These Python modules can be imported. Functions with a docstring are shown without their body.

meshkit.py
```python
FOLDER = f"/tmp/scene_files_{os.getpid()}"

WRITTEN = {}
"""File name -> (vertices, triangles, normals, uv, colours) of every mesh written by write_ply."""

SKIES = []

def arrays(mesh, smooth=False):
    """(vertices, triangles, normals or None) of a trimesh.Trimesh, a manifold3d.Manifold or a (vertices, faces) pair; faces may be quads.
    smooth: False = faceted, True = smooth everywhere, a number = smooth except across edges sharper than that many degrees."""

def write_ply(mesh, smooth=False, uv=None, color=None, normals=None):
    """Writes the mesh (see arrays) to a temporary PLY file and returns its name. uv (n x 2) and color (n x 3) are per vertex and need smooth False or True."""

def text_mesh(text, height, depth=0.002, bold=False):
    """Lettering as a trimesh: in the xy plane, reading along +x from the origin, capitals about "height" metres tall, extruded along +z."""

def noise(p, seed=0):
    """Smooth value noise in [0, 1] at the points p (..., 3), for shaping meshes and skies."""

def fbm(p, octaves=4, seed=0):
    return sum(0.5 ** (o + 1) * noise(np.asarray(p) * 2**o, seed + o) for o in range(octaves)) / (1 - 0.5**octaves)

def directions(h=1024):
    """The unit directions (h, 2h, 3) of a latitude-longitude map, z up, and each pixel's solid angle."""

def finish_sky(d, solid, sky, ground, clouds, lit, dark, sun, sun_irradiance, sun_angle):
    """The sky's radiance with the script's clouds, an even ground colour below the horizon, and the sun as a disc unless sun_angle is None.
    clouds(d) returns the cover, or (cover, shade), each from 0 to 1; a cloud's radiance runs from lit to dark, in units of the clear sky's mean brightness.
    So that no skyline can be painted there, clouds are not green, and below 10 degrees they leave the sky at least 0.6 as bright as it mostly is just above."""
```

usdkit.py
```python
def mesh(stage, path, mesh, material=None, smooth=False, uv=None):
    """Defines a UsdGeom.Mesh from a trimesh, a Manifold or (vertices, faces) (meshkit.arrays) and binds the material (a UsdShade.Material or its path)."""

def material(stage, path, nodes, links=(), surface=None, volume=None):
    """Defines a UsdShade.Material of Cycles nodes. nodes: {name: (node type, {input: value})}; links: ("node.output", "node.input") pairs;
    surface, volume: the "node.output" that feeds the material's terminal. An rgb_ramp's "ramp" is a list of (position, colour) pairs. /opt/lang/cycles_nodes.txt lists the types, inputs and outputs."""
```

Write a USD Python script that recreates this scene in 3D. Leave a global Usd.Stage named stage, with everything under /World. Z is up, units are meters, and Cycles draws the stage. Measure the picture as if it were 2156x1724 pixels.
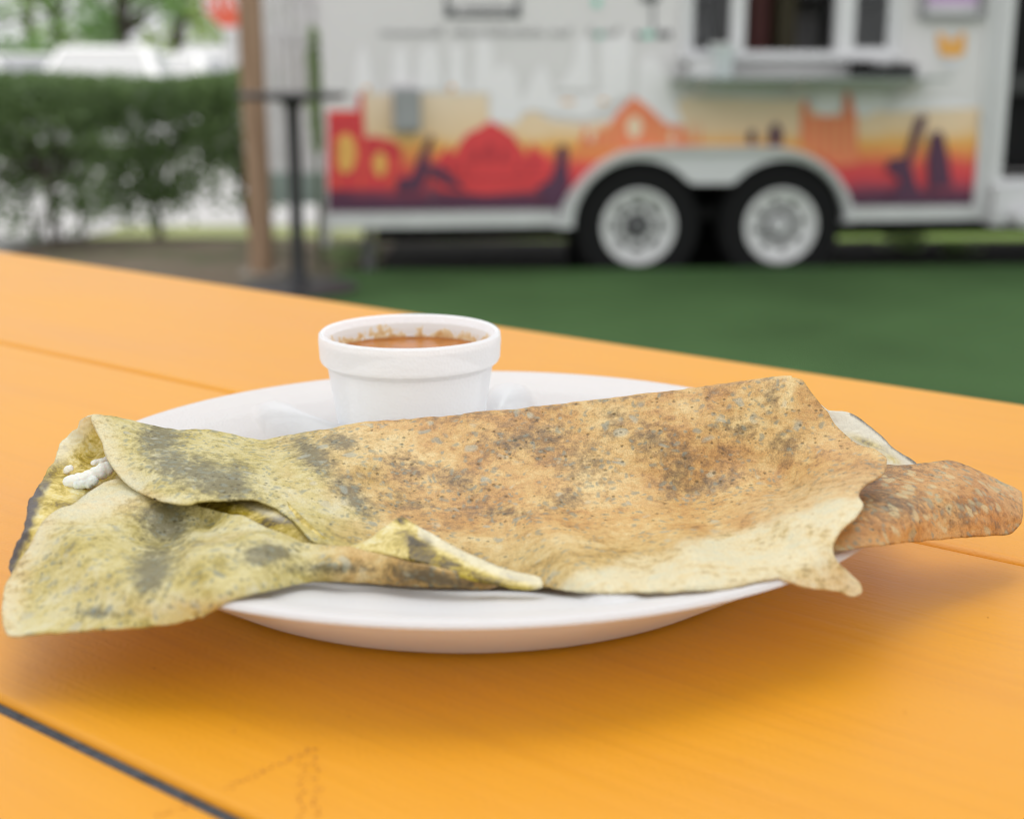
import math, random
import numpy as np, trimesh
import manifold3d as m3
import shapely.geometry as sg, shapely.affinity as sa
from shapely.ops import unary_union
from scipy.spatial import Delaunay
from scipy.interpolate import RBFInterpolator
import usdkit, meshkit
from pxr import Usd, UsdGeom, UsdLux, UsdShade, Gf, Sdf, Vt

stage = Usd.Stage.CreateInMemory()
UsdGeom.SetStageUpAxis(stage, UsdGeom.Tokens.z)
UsdGeom.SetStageMetersPerUnit(stage, 1.0)
UsdGeom.Xform.Define(stage, '/World'); UsdGeom.Scope.Define(stage, '/World/Looks')
rng = np.random.default_rng(7); random.seed(7)
PI = math.pi

# ---------------------------------------------------------------- camera, sky, sun
TOP = 0.77                     # picnic table top
EYE = TOP + 0.15
PITCH = math.radians(14.4)
cam = UsdGeom.Camera.Define(stage, '/World/camera')
cam.AddTranslateOp().Set(Gf.Vec3d(0, 0, EYE))
cam.AddRotateXOp().Set(90 - 14.4)
cam.CreateHorizontalApertureAttr(36.0); cam.CreateVerticalApertureAttr(36.0 * 818 / 1024)
cam.CreateFocalLengthAttr(50.0)
cam.CreateFStopAttr(9.6); cam.CreateFocusDistanceAttr(0.425)
cam.CreateClippingRangeAttr(Gf.Vec2f(0.02, 2000))
cam.CreateExposureAttr(0.93)

SUN_EL, SUN_AZ = math.radians(70), math.radians(-8)
sky = UsdLux.DomeLight.Define(stage, '/World/sky')
sky.CreateIntensityAttr(1.0)
skym = usdkit.material(stage, '/World/Looks/sky_light', {
    'sky': ('sky_texture', {'sky_type': 'single_scattering', 'sun_disc': False, 'sun_elevation': SUN_EL, 'sun_rotation': SUN_AZ, 'aerosol_density': 3.0}),
    'h': ('hsv', {'saturation': 0.15, 'value': 1.0, 'fac': 1.0}),
    'tc': ('texture_coordinate', {}), 'n': ('noise_texture', {'scale': 2.2, 'detail': 4.0, 'roughness': .55}), 'cl': ('rgb_ramp', {'ramp': [(.3, (3.7, 3.75, 3.85)), (.7, (4.4, 4.4, 4.4))]}),
    'm': ('mix', {'fac': 0.90, 'use_clamp': False}), 'b': ('background_shader', {'strength': 0.12})},
    [('sky.color', 'h.color'), ('tc.generated', 'n.vector'), ('n.fac', 'cl.fac'), ('h.color', 'm.color1'), ('cl.color', 'm.color2'), ('m.color', 'b.color')], surface='b.background')
UsdShade.MaterialBindingAPI.Apply(sky.GetPrim()).Bind(skym)
sky.GetPrim().SetCustomDataByKey('kind', 'structure')
sun = UsdLux.DistantLight.Define(stage, '/World/sun')
sun.CreateNormalizeAttr(True); sun.CreateIntensityAttr(0.13); sun.CreateAngleAttr(40.0)
sun.CreateColorAttr(Gf.Vec3f(1.0, 0.965, 0.91))
sun.AddRotateZOp().Set(-math.degrees(SUN_AZ)); sun.AddRotateXOp().Set(-(90 - math.degrees(SUN_EL)))

# ---------------------------------------------------------------- helpers
USED = {}
def path_for(name, parent=None):
    base = (parent.GetPath().pathString if parent is not None else '/World')
    k = (base, name); n = USED.get(k, 0); USED[k] = n + 1
    return f'{base}/{name}' if n == 0 else f'{base}/{name}_{n:03d}'
def data(p, label=None, category=None, group=None, kind=None):
    for k, v in (('label', label), ('category', category), ('group', group), ('kind', kind)):
        if v: p.SetCustomDataByKey(k, v)
    return p
def thing(name, label, category, loc=(0, 0, 0), rz=0, group=None):
    x = UsdGeom.Xform.Define(stage, path_for(name))
    x.AddTranslateOp().Set(Gf.Vec3d(*map(float, loc))); x.AddRotateZOp().Set(float(rz))
    return data(x.GetPrim(), label, category, group)
def obj(name, mesh, mat, parent=None, smooth=False, label=None, category=None, kind=None, group=None, mask=None):
    m = usdkit.mesh(stage, path_for(name, parent), mesh, mat, smooth=smooth)
    if mask is not None:
        UsdGeom.PrimvarsAPI(m).CreatePrimvar('mask', Sdf.ValueTypeNames.Color3fArray, 'vertex').Set(Vt.Vec3fArray.FromNumpy(np.asarray(mask, np.float32)))
    return data(m.GetPrim(), label, category, group, kind)
def copy_of(src, loc, rz, label, group=None, scale=None):
    x = UsdGeom.Xform.Define(stage, path_for(src.GetName()))
    x.GetPrim().GetReferences().AddInternalReference(src.GetPath())
    x.ClearXformOpOrder()
    ops = x.GetPrim()
    x.GetPrim().GetAttribute('xformOp:translate').Set(Gf.Vec3d(*map(float, loc))) if x.GetPrim().GetAttribute('xformOp:translate') else x.AddTranslateOp().Set(Gf.Vec3d(*map(float, loc)))
    xf = UsdGeom.Xformable(x.GetPrim())
    x.GetPrim().GetAttribute('xformOp:rotateZ').Set(float(rz))
    x.GetPrim().CreateAttribute('xformOpOrder', Sdf.ValueTypeNames.TokenArray).Set(['xformOp:translate', 'xformOp:rotateZ'])
    x.GetPrim().SetInstanceable(True)
    return data(x.GetPrim(), label, None, group)
cat = trimesh.util.concatenate
def box(x0, x1, y0, y1, z0, z1):
    return trimesh.creation.box(bounds=[[min(x0, x1), min(y0, y1), min(z0, z1)], [max(x0, x1), max(y0, y1), max(z0, z1)]])
def rbox(x0, x1, y0, y1, z0, z1, r, seg=12):
    x0, x1 = sorted((x0, x1)); y0, y1 = sorted((y0, y1)); z0, z1 = sorted((z0, z1))
    r = min(r, .49 * min(x1 - x0, y1 - y0, z1 - z0))
    s = m3.Manifold.sphere(r, seg)
    return tm(m3.Manifold.batch_hull([s.translate((x, y, z)) for x in (x0 + r, x1 - r) for y in (y0 + r, y1 - r) for z in (z0 + r, z1 - r)]))
def tm(man):
    m = man.to_mesh(); return trimesh.Trimesh(np.array(m.vert_properties[:, :3]), np.array(m.tri_verts), process=False)
def tube(p, q, r0, r1=None, n=10):
    p, q = np.asarray(p, float), np.asarray(q, float); r1 = r0 if r1 is None else r1
    d = q - p; d /= np.linalg.norm(d); a = np.cross(d, [0, 0, 1.] if abs(d[2]) < .9 else [1., 0, 0]); a /= np.linalg.norm(a); b = np.cross(d, a)
    t = np.linspace(0, 2 * PI, n, endpoint=False); ring = np.outer(np.cos(t), a) + np.outer(np.sin(t), b)
    v = np.vstack([p + ring * r0, q + ring * r1, [p], [q]]); f = []
    for i in range(n):
        j = (i + 1) % n; f += [[i, j, n + j], [i, n + j, n + i], [2 * n, j, i], [2 * n + 1, n + i, n + j]]
    return trimesh.Trimesh(v, f, process=False)
def lathe(profile, n=96):
    pr = np.asarray(profile, float); k = len(pr); t = np.linspace(0, 2 * PI, n, endpoint=False)
    v = np.stack([np.outer(np.cos(t), pr[:, 0]), np.outer(np.sin(t), pr[:, 0]), np.tile(pr[:, 1], (n, 1))], -1).reshape(-1, 3); f = []
    for i in range(n):
        j = (i + 1) % n
        a = i * k + np.arange(k - 1); b = j * k + np.arange(k - 1)
        f.append(np.stack([a, b, b + 1], 1)); f.append(np.stack([a, b + 1, a + 1], 1))
    return trimesh.Trimesh(v, np.vstack(f), process=False)
def extrude(poly, d):
    gs = list(getattr(poly, 'geoms', [poly]))
    return cat([trimesh.creation.extrude_polygon(g, d, engine='earcut') for g in gs if g.area > 1e-9])
def lin(r, g, b):
    c = np.array([r, g, b]) / 255.0
    return tuple(np.where(c <= .04045, c / 12.92, ((c + .055) / 1.055) ** 2.4))
# picture units: the photograph is 2156 x 1724 in these
FX, CX, CY = 2156 * 50 / 36, 1078.0, 862.0
cP, sP = math.cos(PITCH), math.sin(PITCH)
def ray(x, y):
    u, v = (np.asarray(x, float) - CX) / FX, -(np.asarray(y, float) - CY) / FX
    return np.stack([u, cP + v * sP, -sP + v * cP], -1)
def at_z(x, y, z):
    w = ray(x, y); return np.array([0, 0, EYE]) + w * ((z - EYE) / w[..., 2:3])
def at_y(x, y, Y):
    w = ray(x, y); return np.array([0, 0, EYE]) + w * (np.asarray(Y, float)[..., None] / w[..., 1:2])

# ---------------------------------------------------------------- materials
L = '/World/Looks/'
def mat(name, col, rough=.5, metal=0., bump=None, var=None, spec=.5, extra=None):
    nodes = {'p': ('principled_bsdf', dict(base_color=col, roughness=rough, metallic=metal, specular_ior_level=spec, **(extra or {})))}
    links = []
    if var or bump:
        nodes['g'] = ('geometry', {})
    if var:
        sc, amt = var
        nodes['n'] = ('noise_texture', {'scale': sc, 'detail': 5.0, 'roughness': .6})
        nodes['r'] = ('rgb_ramp', {'ramp': [(.28, tuple(c * (1 - amt) for c in col)), (.72, tuple(min(1, c * (1 + amt)) for c in col))]})
        links += [('g.position', 'n.vector'), ('n.fac', 'r.fac'), ('r.color', 'p.base_color')]
    if bump:
        sc, dist = bump
        nodes['bn'] = ('noise_texture', {'scale': sc, 'detail': 4.0}); nodes['b'] = ('bump', {'strength': 1.0, 'distance': dist})
        links += [('g.position', 'bn.vector'), ('bn.fac', 'b.height'), ('b.normal', 'p.normal')]
    return usdkit.material(stage, L + name, nodes, links, surface='p.BSDF')
def leaf_mat(name, c0, c1, trans=.4, scale=9.):
    return usdkit.material(stage, L + name, {
        'g': ('geometry', {}), 'n': ('noise_texture', {'scale': scale, 'detail': 3.}), 'r': ('rgb_ramp', {'ramp': [(0., c0), (1., c1)]}),
        'm': ('math', {'math_type': 'multiply_add', 'value2': .45, 'value3': 0.}), 'a': ('math', {'math_type': 'add'}),
        'd': ('principled_bsdf', {'roughness': .45}), 't': ('translucent_bsdf', {}), 'x': ('mix_closure', {'fac': trans})},
        [('g.position', 'n.vector'), ('g.random_per_island', 'm.value1'), ('n.fac', 'a.value1'), ('m.value', 'a.value2'), ('a.value', 'r.fac'),
         ('r.color', 'd.base_color'), ('r.color', 't.color'), ('d.BSDF', 'x.closure1'), ('t.BSDF', 'x.closure2')], surface='x.closure')

# ---------------------------------------------------------------- ground, turf, verge, road
GZ = -0.10
def gz(Y): return np.interp(Y, [-50, 7.6, 10.5, 16, 60, 400], [GZ, GZ, -.42, -.55, -.6, -.6])
def ground_sheet(xs, ys, dz):
    X, Y = np.meshgrid(xs, ys); V = np.stack([X, Y, gz(Y) + dz], -1).reshape(-1, 3)
    n, k = len(xs), len(ys); f = []
    for j in range(k - 1):
        for i in range(n - 1):
            a = j * n + i; f += [[a, a + 1, a + n + 1], [a, a + n + 1, a + n]]
    return trimesh.Trimesh(V, f, process=False)
YS = [-60, -10, 0, 4, 6, 7.6, 8.3, 9, 9.8, 10.5, 12, 14, 16, 25, 40, 60, 120, 400]
dirt = usdkit.material(stage, L + 'dirt', {
    'g': ('geometry', {}), 'n': ('noise_texture', {'scale': 1.6, 'detail': 6., 'roughness': .65}), 'n2': ('noise_texture', {'scale': 40., 'detail': 4.}),
    'r': ('rgb_ramp', {'ramp': [(.3, (.125, .092, .058)), (.5, (.20, .16, .115)), (.7, (.085, .10, .042))]}),
    'mx': ('mix', {'mix_type': 'overlay', 'fac': .5}), 'p': ('principled_bsdf', {'roughness': .95}), 'b': ('bump', {'distance': .02})},
    [('g.position', 'n.vector'), ('g.position', 'n2.vector'), ('n.fac', 'r.fac'), ('r.color', 'mx.color1'), ('n2.color', 'mx.color2'), ('mx.color', 'p.base_color'), ('n2.fac', 'b.height'), ('b.normal', 'p.normal')], surface='p.BSDF')
obj('ground', ground_sheet([-300, -60, -20, -8, -3, 0, 3, 8, 20, 60, 300], YS, 0), dirt, kind='structure')
road_m = mat('road_concrete', (.56, .55, .54), .8, var=(1.2, .12))
obj('road', ground_sheet([-60, -20, -8, -3, 0, 3, 8, 20, 60], [10.9, 12, 14, 16, 25, 33], .006), road_m, kind='structure')
verge_m = mat('verge_grass', (.36, .39, .16), .9, var=(3., .35), bump=(60., .02))
obj('grass_verge', ground_sheet([-60, -20, -8, -3, -.4], [7.9, 8.3, 9, 9.75, 10.5, 10.9], .005), verge_m, kind='structure')
obj('lawn', ground_sheet([-.4, 0, 3, 8, 20, 60], [7.55, 8.3, 9, 9.75], .004), mat('lawn_green', (.20, .32, .045), .9, var=(5., .4), bump=(60., .02)), kind='structure')
obj('shaded_soil_bed', ground_sheet([-.62, 0, 3, 5.5], [5.7, 6.6, 7.3, 7.54], .004), mat('shade_dark_soil', (.030, .025, .020), .95, var=(9., .5), bump=(30., .02)), kind='structure')  # dark soil under the trailer, its colour taken near black to carry the trailer's shade

fp = sg.Polygon([(-9, 5.6), (-2.75, 6.2), (-2.55, 7.1), (-2.42, 7.9), (-2.6, 8.8), (-3.0, 10.85), (-9, 10.85)])
ys_ = np.linspace(5.6, 10.85, 24); xs_l = np.interp(ys_, [5.6, 6.2, 7.1, 7.9, 8.8, 10.85], [-2.9, -2.75, -2.55, -2.42, -2.6, -3.0])
Vp = np.vstack([np.c_[np.full(24, -9.), ys_, gz(ys_) + .012], np.c_[xs_l, ys_, gz(ys_) + .012]]); fpf = [[a, a + 24, a + 25] for a in range(23)] + [[a, a + 25, a + 1] for a in range(23)]
obj('pavement', trimesh.Trimesh(Vp, fpf, process=False), mat('pavement_concrete', (.50, .49, .48), .85, var=(2., .15)), kind='structure')
# artificial turf: a raised mat with a cut edge
turf_m = usdkit.material(stage, L + 'artificial_turf', {
    'g': ('geometry', {}), 'n': ('noise_texture', {'scale': 900., 'detail': 3.}), 'n2': ('noise_texture', {'scale': 1.4, 'detail': 3.}),
    'r': ('rgb_ramp', {'ramp': [(.25, (.062, .138, .044)), (.75, (.130, .255, .092))]}), 'r2': ('rgb_ramp', {'ramp': [(.3, (.68, .68, .66)), (.7, (1, 1, 1))]}),
    'mx': ('mix', {'mix_type': 'multiply', 'fac': 1.}), 'p': ('principled_bsdf', {'roughness': .85, 'specular_ior_level': .15}), 'b': ('bump', {'distance': .004})},
    [('g.position', 'n.vector'), ('g.position', 'n2.vector'), ('n.fac', 'r.fac'), ('n2.fac', 'r2.fac'), ('r.color', 'mx.color1'), ('r2.color', 'mx.color2'), ('mx.color', 'p.base_color'), ('n.fac', 'b.height'), ('b.normal', 'p.normal')], surface='p.BSDF')
e = [at_z(x, y, 0)[:2] for x, y in ((545, 640), (640, 602), (722, 572), (800, 568), (1300, 566), (1700, 562), (2156, 557), (2700, 550))]
tp = sg.Polygon([(-2.0, -2.5), (-1.75, 3.6)] + [tuple(a) for a in e] + [(6, 5.9), (6, -2.5)])
tmesh = extrude(tp, -GZ - .002); tmesh.apply_translation((0, 0, GZ + .002))
obj('artificial_turf', tmesh, turf_m, kind='structure')

# ---------------------------------------------------------------- food trailer
pL, pR = at_z(709, 481, .17), at_z(2053, 464, .17)
ux = (pR - pL)[:2] / np.linalg.norm((pR - pL)[:2]); yaw = math.degrees(math.atan2(ux[1], ux[0])); nx = np.array([-ux[1], ux[0]])
org = pL[:2] - ux * .04
def tl(x, y):                                   # picture -> (along the wall, height) on the trailer's side
    w = ray(x, y); t = np.dot(org, nx) / np.dot(w[:2], nx); p = np.array([0, 0, EYE]) + w * t
    return (float(np.dot(p[:2] - org, ux)), float(p[2]))
def tpoly(*pts): return sg.Polygon([tl(*p) for p in pts])
def tell(x, y, rx, ry, n=28): return sg.Polygon([tl(x + rx * math.cos(a), y + ry * math.sin(a)) for a in np.linspace(0, 2 * PI, n, endpoint=False)])
STAND = Gf.Matrix4d
def wallext(poly, front, back):                 # polygon in (u, z) -> solid whose face looks at -v; v from front to back
    m = extrude(poly, back - front)
    v = m.vertices; m.vertices = np.c_[v[:, 0], front + v[:, 2], v[:, 1]]; m.invert() if m.volume < 0 else None
    return m
trailer = thing('food_trailer', 'white food trailer with orange and purple printed skyline, open serving window and two wheels', 'food trailer', (org[0], org[1], 0), yaw)
white_wall = mat('trailer_white', (.80, .775, .78), .35, var=(2., .03))
trim_m = mat('trailer_trim', (.74, .74, .75), .3)
alum_m = mat('aluminium', (.70, .70, .71), .38, metal=.3, var=(8., .08))
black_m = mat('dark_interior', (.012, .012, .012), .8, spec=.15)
inter_m = mat('interior_grey', (.06, .06, .06), .6)
rub_m = mat('tyre_rubber', (.012, .012, .0125), .85, bump=(90., .002), spec=.15)
TL, TD, TH = 4.6, 1.65, 2.35
zb = tl(709, 447)[1]
wall = sg.box(0, zb, TL, TH)
win = tpoly((1440, -420), (1880, -420), (1888, 108), (1447, 108))
wz = tl(1600, 108)[1]
win = sg.box(tl(1445, 60)[0], wz, tl(1884, 60)[0], wz + .75)
dz0 = tl(2140, 375)[1]
door = sg.box(tl(2112, 200)[0], dz0, tl(2112, 200)[0] + .72, 2.1)
arch = None
# fender outline (outer) and the openings for the two wheels
W1, W2 = tl(1340, 475), tl(1637, 473)
R_T = abs(tl(1340, 342)[1] - W1[1])
wheel_open = unary_union([sg.Point(W1).buffer(R_T + .012, 40), sg.Point(W2).buffer(R_T + .012, 40), tpoly((1400, 386), (1590, 386), (1640, 500), (1340, 500))]).buffer(-.02).buffer(.02).buffer(.05).buffer(-.05)
outer = sg.Polygon([tl(*p) for p in ((1166, 478), (1180, 440), (1200, 405), (1230, 370), (1262, 342), (1300, 322), (1345, 312), (1400, 310), (1500, 309), (1600, 309), (1650, 312), (1690, 322), (1722, 340), (1752, 368), (1772, 402), (1784, 438), (1790, 466), (1762, 468), (1500, 474), (1200, 478))])
wall_cut = wall.difference(win).difference(door).difference(outer.buffer(-.02))
obj('wall', wallext(wall_cut, 0, .04), white_wall, trailer)
shell = [box(0, TL, TD - .04, TD, zb, TH), box(0, .04, .041, TD - .041, zb, TH), box(TL - .04, TL, .041, TD - .041, zb, TH)]
obj('rear_wall', shell[0], white_wall, trailer); obj('end_wall', shell[1], white_wall, trailer); obj('end_wall', shell[2], white_wall, trailer)
obj('roof', rbox(-.02, TL + .02, -.02, TD + .02, TH + .002, TH + .06, .025), white_wall, trailer)
obj('floor', box(.0, TL, .041, TD - .041, zb - .06, zb - .003), black_m, trailer)
rail = sg.box(0.0, tl(709, 481)[1], tl(1172, 470)[0], zb - .003)
zr0, zr1 = tl(1900, 464)[1], tl(1900, 438)[1]
obj('skirt_rail', wallext(rail, -.02, .03), alum_m, trailer)
obj('skirt_rail', wallext(sg.box(tl(1787, 450)[0], zr0, tl(2062, 450)[0], zb - .003), -.02, .03), alum_m, trailer)
obj('fender', wallext(outer.difference(wheel_open).intersection(sg.box(-9, tl(1180, 476)[1] - .004, 99, 9)).buffer(-.002), -.06, .0), mat('fender_metal', (.76, .76, .78), .4), trailer)
fl = outer.difference(outer.buffer(-.016)).intersection(sg.box(-9, tl(1180, 470)[1], 99, 9))
fl = fl.difference(tpoly((1206, 452), (1756, 446), (1756, 520), (1206, 520)))
fl = max(getattr(fl, 'geoms', [fl]), key=lambda g_: g_.area)
obj('fender_edge', wallext(fl, -.085, -.061), alum_m, trailer)
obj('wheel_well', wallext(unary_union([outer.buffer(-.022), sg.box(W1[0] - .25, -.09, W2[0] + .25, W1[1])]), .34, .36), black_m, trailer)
def wheel(cx_, cz_, R, hub):
    w = UsdGeom.Xform.Define(stage, path_for('wheel', trailer)); w.AddTranslateOp().Set(Gf.Vec3d(cx_, .03, cz_)); w.AddRotateXOp().Set(90)
    w = w.GetPrim()
    r = R * .585
    obj('tyre', lathe([(r, -.09), (r + .012, -.085), (R * .9, -.09), (R * .97, -.078), (R, -.055), (R, .055), (R * .97, .078), (R * .93, .088), (R * .8, .096), (r + .016, .088), (r, .08), (r - .01, .06), (r, -.09)], 72), rub_m, w, smooth=30)
    rim = lathe([(r, .070), (r + .004, .082), (r - .004, .089), (r - .014, .083), (r - .022, .055), (r * .80, .035), (r * .62, .045), (r * .52, .05), (r * .40, .042), (r * .36, .04), (.0, .04)], 72)
    obj('rim', rim, mat_rim, w, smooth=25)
    sl = []
    for k in range(8):
        a = 2 * PI * k / 8 + hub * .2
        s = m3.Manifold.cylinder(.012, .0155, .0155, 16).scale((1.5 if hub else 1.0, 1.0 if hub else 1.6, 1)).translate((r * (.56 if hub else .60), 0, .0425)).rotate((0, 0, math.degrees(a)))
        sl.append(tm(s))
    [obj('rim_slot', q_, black_m, w, smooth=30) for q_ in sl]
    obj('hub_well', lathe([(0, .0475), (r * .35, .0475), (r * .36, .045), (r * .36, .040)], 40), black_m, w, smooth=30)
    obj('hub', lathe([(.0, .105), (.022, .104), (.030, .094), (.033, .06), (.045, .052), (.05, .0425), (.05, .038)], 32), mat('hub_cap', (.16, .16, .165), .4, metal=.6) if not hub else alum_m, w, smooth=35)
    nuts = []
    for k in range(5):
        a = 2 * PI * k / 5; nuts.append(tube((r * .4 * math.cos(a), r * .4 * math.sin(a), .03), (r * .4 * math.cos(a), r * .4 * math.sin(a), .062), .008, .007, 6))
    [obj('lug_nut', q_, mat_nut, w) for q_ in nuts]
mat_rim = mat('rim_white', (.84, .84, .84), .35); mat_nut = mat('lug_steel', (.12, .12, .12), .4, metal=.7)
wheel(W1[0], W1[1], R_T, 0); wheel(W2[0], W2[1], R_T, 1)
[obj('axle', tube((W_[0], .12, W_[1]), (W_[0], TD - .12, W_[1]), .03), black_m, trailer) for W_ in (W1, W2)]
for (x0, x1) in ((.2, .26),):
    jx = tl(775, 500)[0]
    obj('jack_stand', cat([box(jx - .022, jx + .022, .25, .29, GZ + .03, zb - .06), box(jx - .09, jx + .09, .18, .36, GZ + .001, GZ + .03)]), mat('jack_grey', (.16, .16, .17), .6), trailer)
[obj('chassis_beam', box(.2, TL - .1, a_, a_ + .07, zb - .16, zb - .062), black_m, trailer) for a_ in (.25, TD - .32)]
# corner posts and door
cx0 = tl(2072, 200)[0]
obj('corner_trim', wallext(sg.box(cx0 - .012, zr0, tl(2090, 200)[0], 2.2), -.018, -.0005), trim_m, trailer)
obj('door_frame', wallext(sg.box(tl(2091, 200)[0], dz0 - .03, tl(2112, 200)[0] + .75, 2.14).difference(door), -.045, -.0005), trim_m, trailer)
obj('step_panel', wallext(sg.box(tl(2091, 200)[0], tl(2100, 470)[1], TL - .1, dz0 - .032), -.10, -.0005), mat('step_white', (.66, .66, .67), .4), trailer)
obj('step_tread', rbox(tl(2100, 420)[0], TL - .2, -.24, -.102, tl(2100, 465)[1], tl(2100, 440)[1], .01), alum_m, trailer)
obj('open_door', rbox(tl(2112, 200)[0] + .05, tl(2112, 200)[0] + .70, .35, .38, dz0 + .01, 2.05, .01), mat('door_dark', (.014, .014, .0145), .7, var=(4., .3), spec=.2), trailer)
# serving window
wf = UsdGeom.Xform.Define(stage, path_for('serving_window', trailer)).GetPrim()
uL, uR = win.bounds[0], win.bounds[2]; zt = win.bounds[3]
obj('frame', wallext(win.buffer(.022, join_style=2).difference(win), -.022, .05), trim_m, wf)
m1a, m1b, m2a, m2b = tl(1540, 60)[0], tl(1566, 60)[0], tl(1759, 60)[0], tl(1797, 60)[0]
obj('mullion', box(m1a, m1b, -.018, .045, wz, zt), trim_m, wf); obj('mullion', box(m2a, m2b, -.018, .045, wz, zt), trim_m, wf)
obj('sash', wallext(sg.box(uL, wz, m1a, zt).difference(sg.box(uL + .03, wz + .008, m1a - .004, zt - .03)), .0, .03), trim_m, wf)
obj('sash', wallext(sg.box(m2b, wz, uR, zt).difference(sg.box(m2b + .004, wz + .014, uR - .03, zt - .03)), .0, .03), trim_m, wf)
obj('sill', rbox(uL - .03, uR + .03, -.07, -.0005, tl(1600, 128)[1], wz - .024, .006), trim_m, wf)
glass = usdkit.material(stage, L + 'window_glass', {'t': ('transparent_bsdf', {'color': (.8, .82, .82)}), 'g': ('glossy_bsdf', {'color': (1, 1, 1), 'roughness': .03}), 'f': ('fresnel', {'IOR': 1.45}), 'x': ('mix_closure', {})},
    [('f.fac', 'x.fac'), ('t.BSDF', 'x.closure1'), ('g.BSDF', 'x.closure2')], surface='x.closure')
obj('pane', box(uL + .03, m1a - .004, .012, .016, wz + .008, zt - .03), glass, wf); obj('pane', box(m2b + .004, uR - .03, .012, .016, wz + .014, zt - .03), glass, wf)
sh0, sh1 = tl(1412, 165), tl(1945, 160)
obj('counter_shelf', rbox(sh0[0], sh1[0], -.30, -.001, tl(1600, 161)[1] - .012, tl(1600, 161)[1], .005), mat('shelf_steel', (.36, .40, .38), .35, metal=.7), trailer)
for x in (1460, 1660, 1890):
    u = tl(x, 180)[0]; obj('shelf_bracket', cat([tube((u, -.24, tl(1600, 164)[1] - .006), (u, -.004, tl(1600, 205)[1]), .008)]), alum_m, trailer)
# interior, seen dark through the openings
obj('back_counter', box(.5, 3.1, TD - .5, TD - .06, zb, .80), inter_m, trailer)
obj('wall_shelf', box(.6, 2.9, TD - .3, TD - .06, 1.12, 1.15), inter_m, trailer)
for (x0, x1, y0, y1, c) in ((1590, 1640, 30, 112, (.12, .10, .09)), (1650, 1690, 0, 112, (.16, .05, .045)), (1715, 1750, 0, 95, (.13, .11, .06)), (1840, 1868, 0, 70, (.12, .12, .12))):
    u0, u1 = tl(x0, 60)[0], tl(x1, 60)[0]
    obj('storage_tub', rbox(u0, u1 + .02, .55, .8, .8, .8 + .45, .03), mat(f'tub_{x0}', c, .6), trailer)
obj('prep_counter', box(.4, 3.2, .3, .85, .7, .79), inter_m, trailer)

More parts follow.
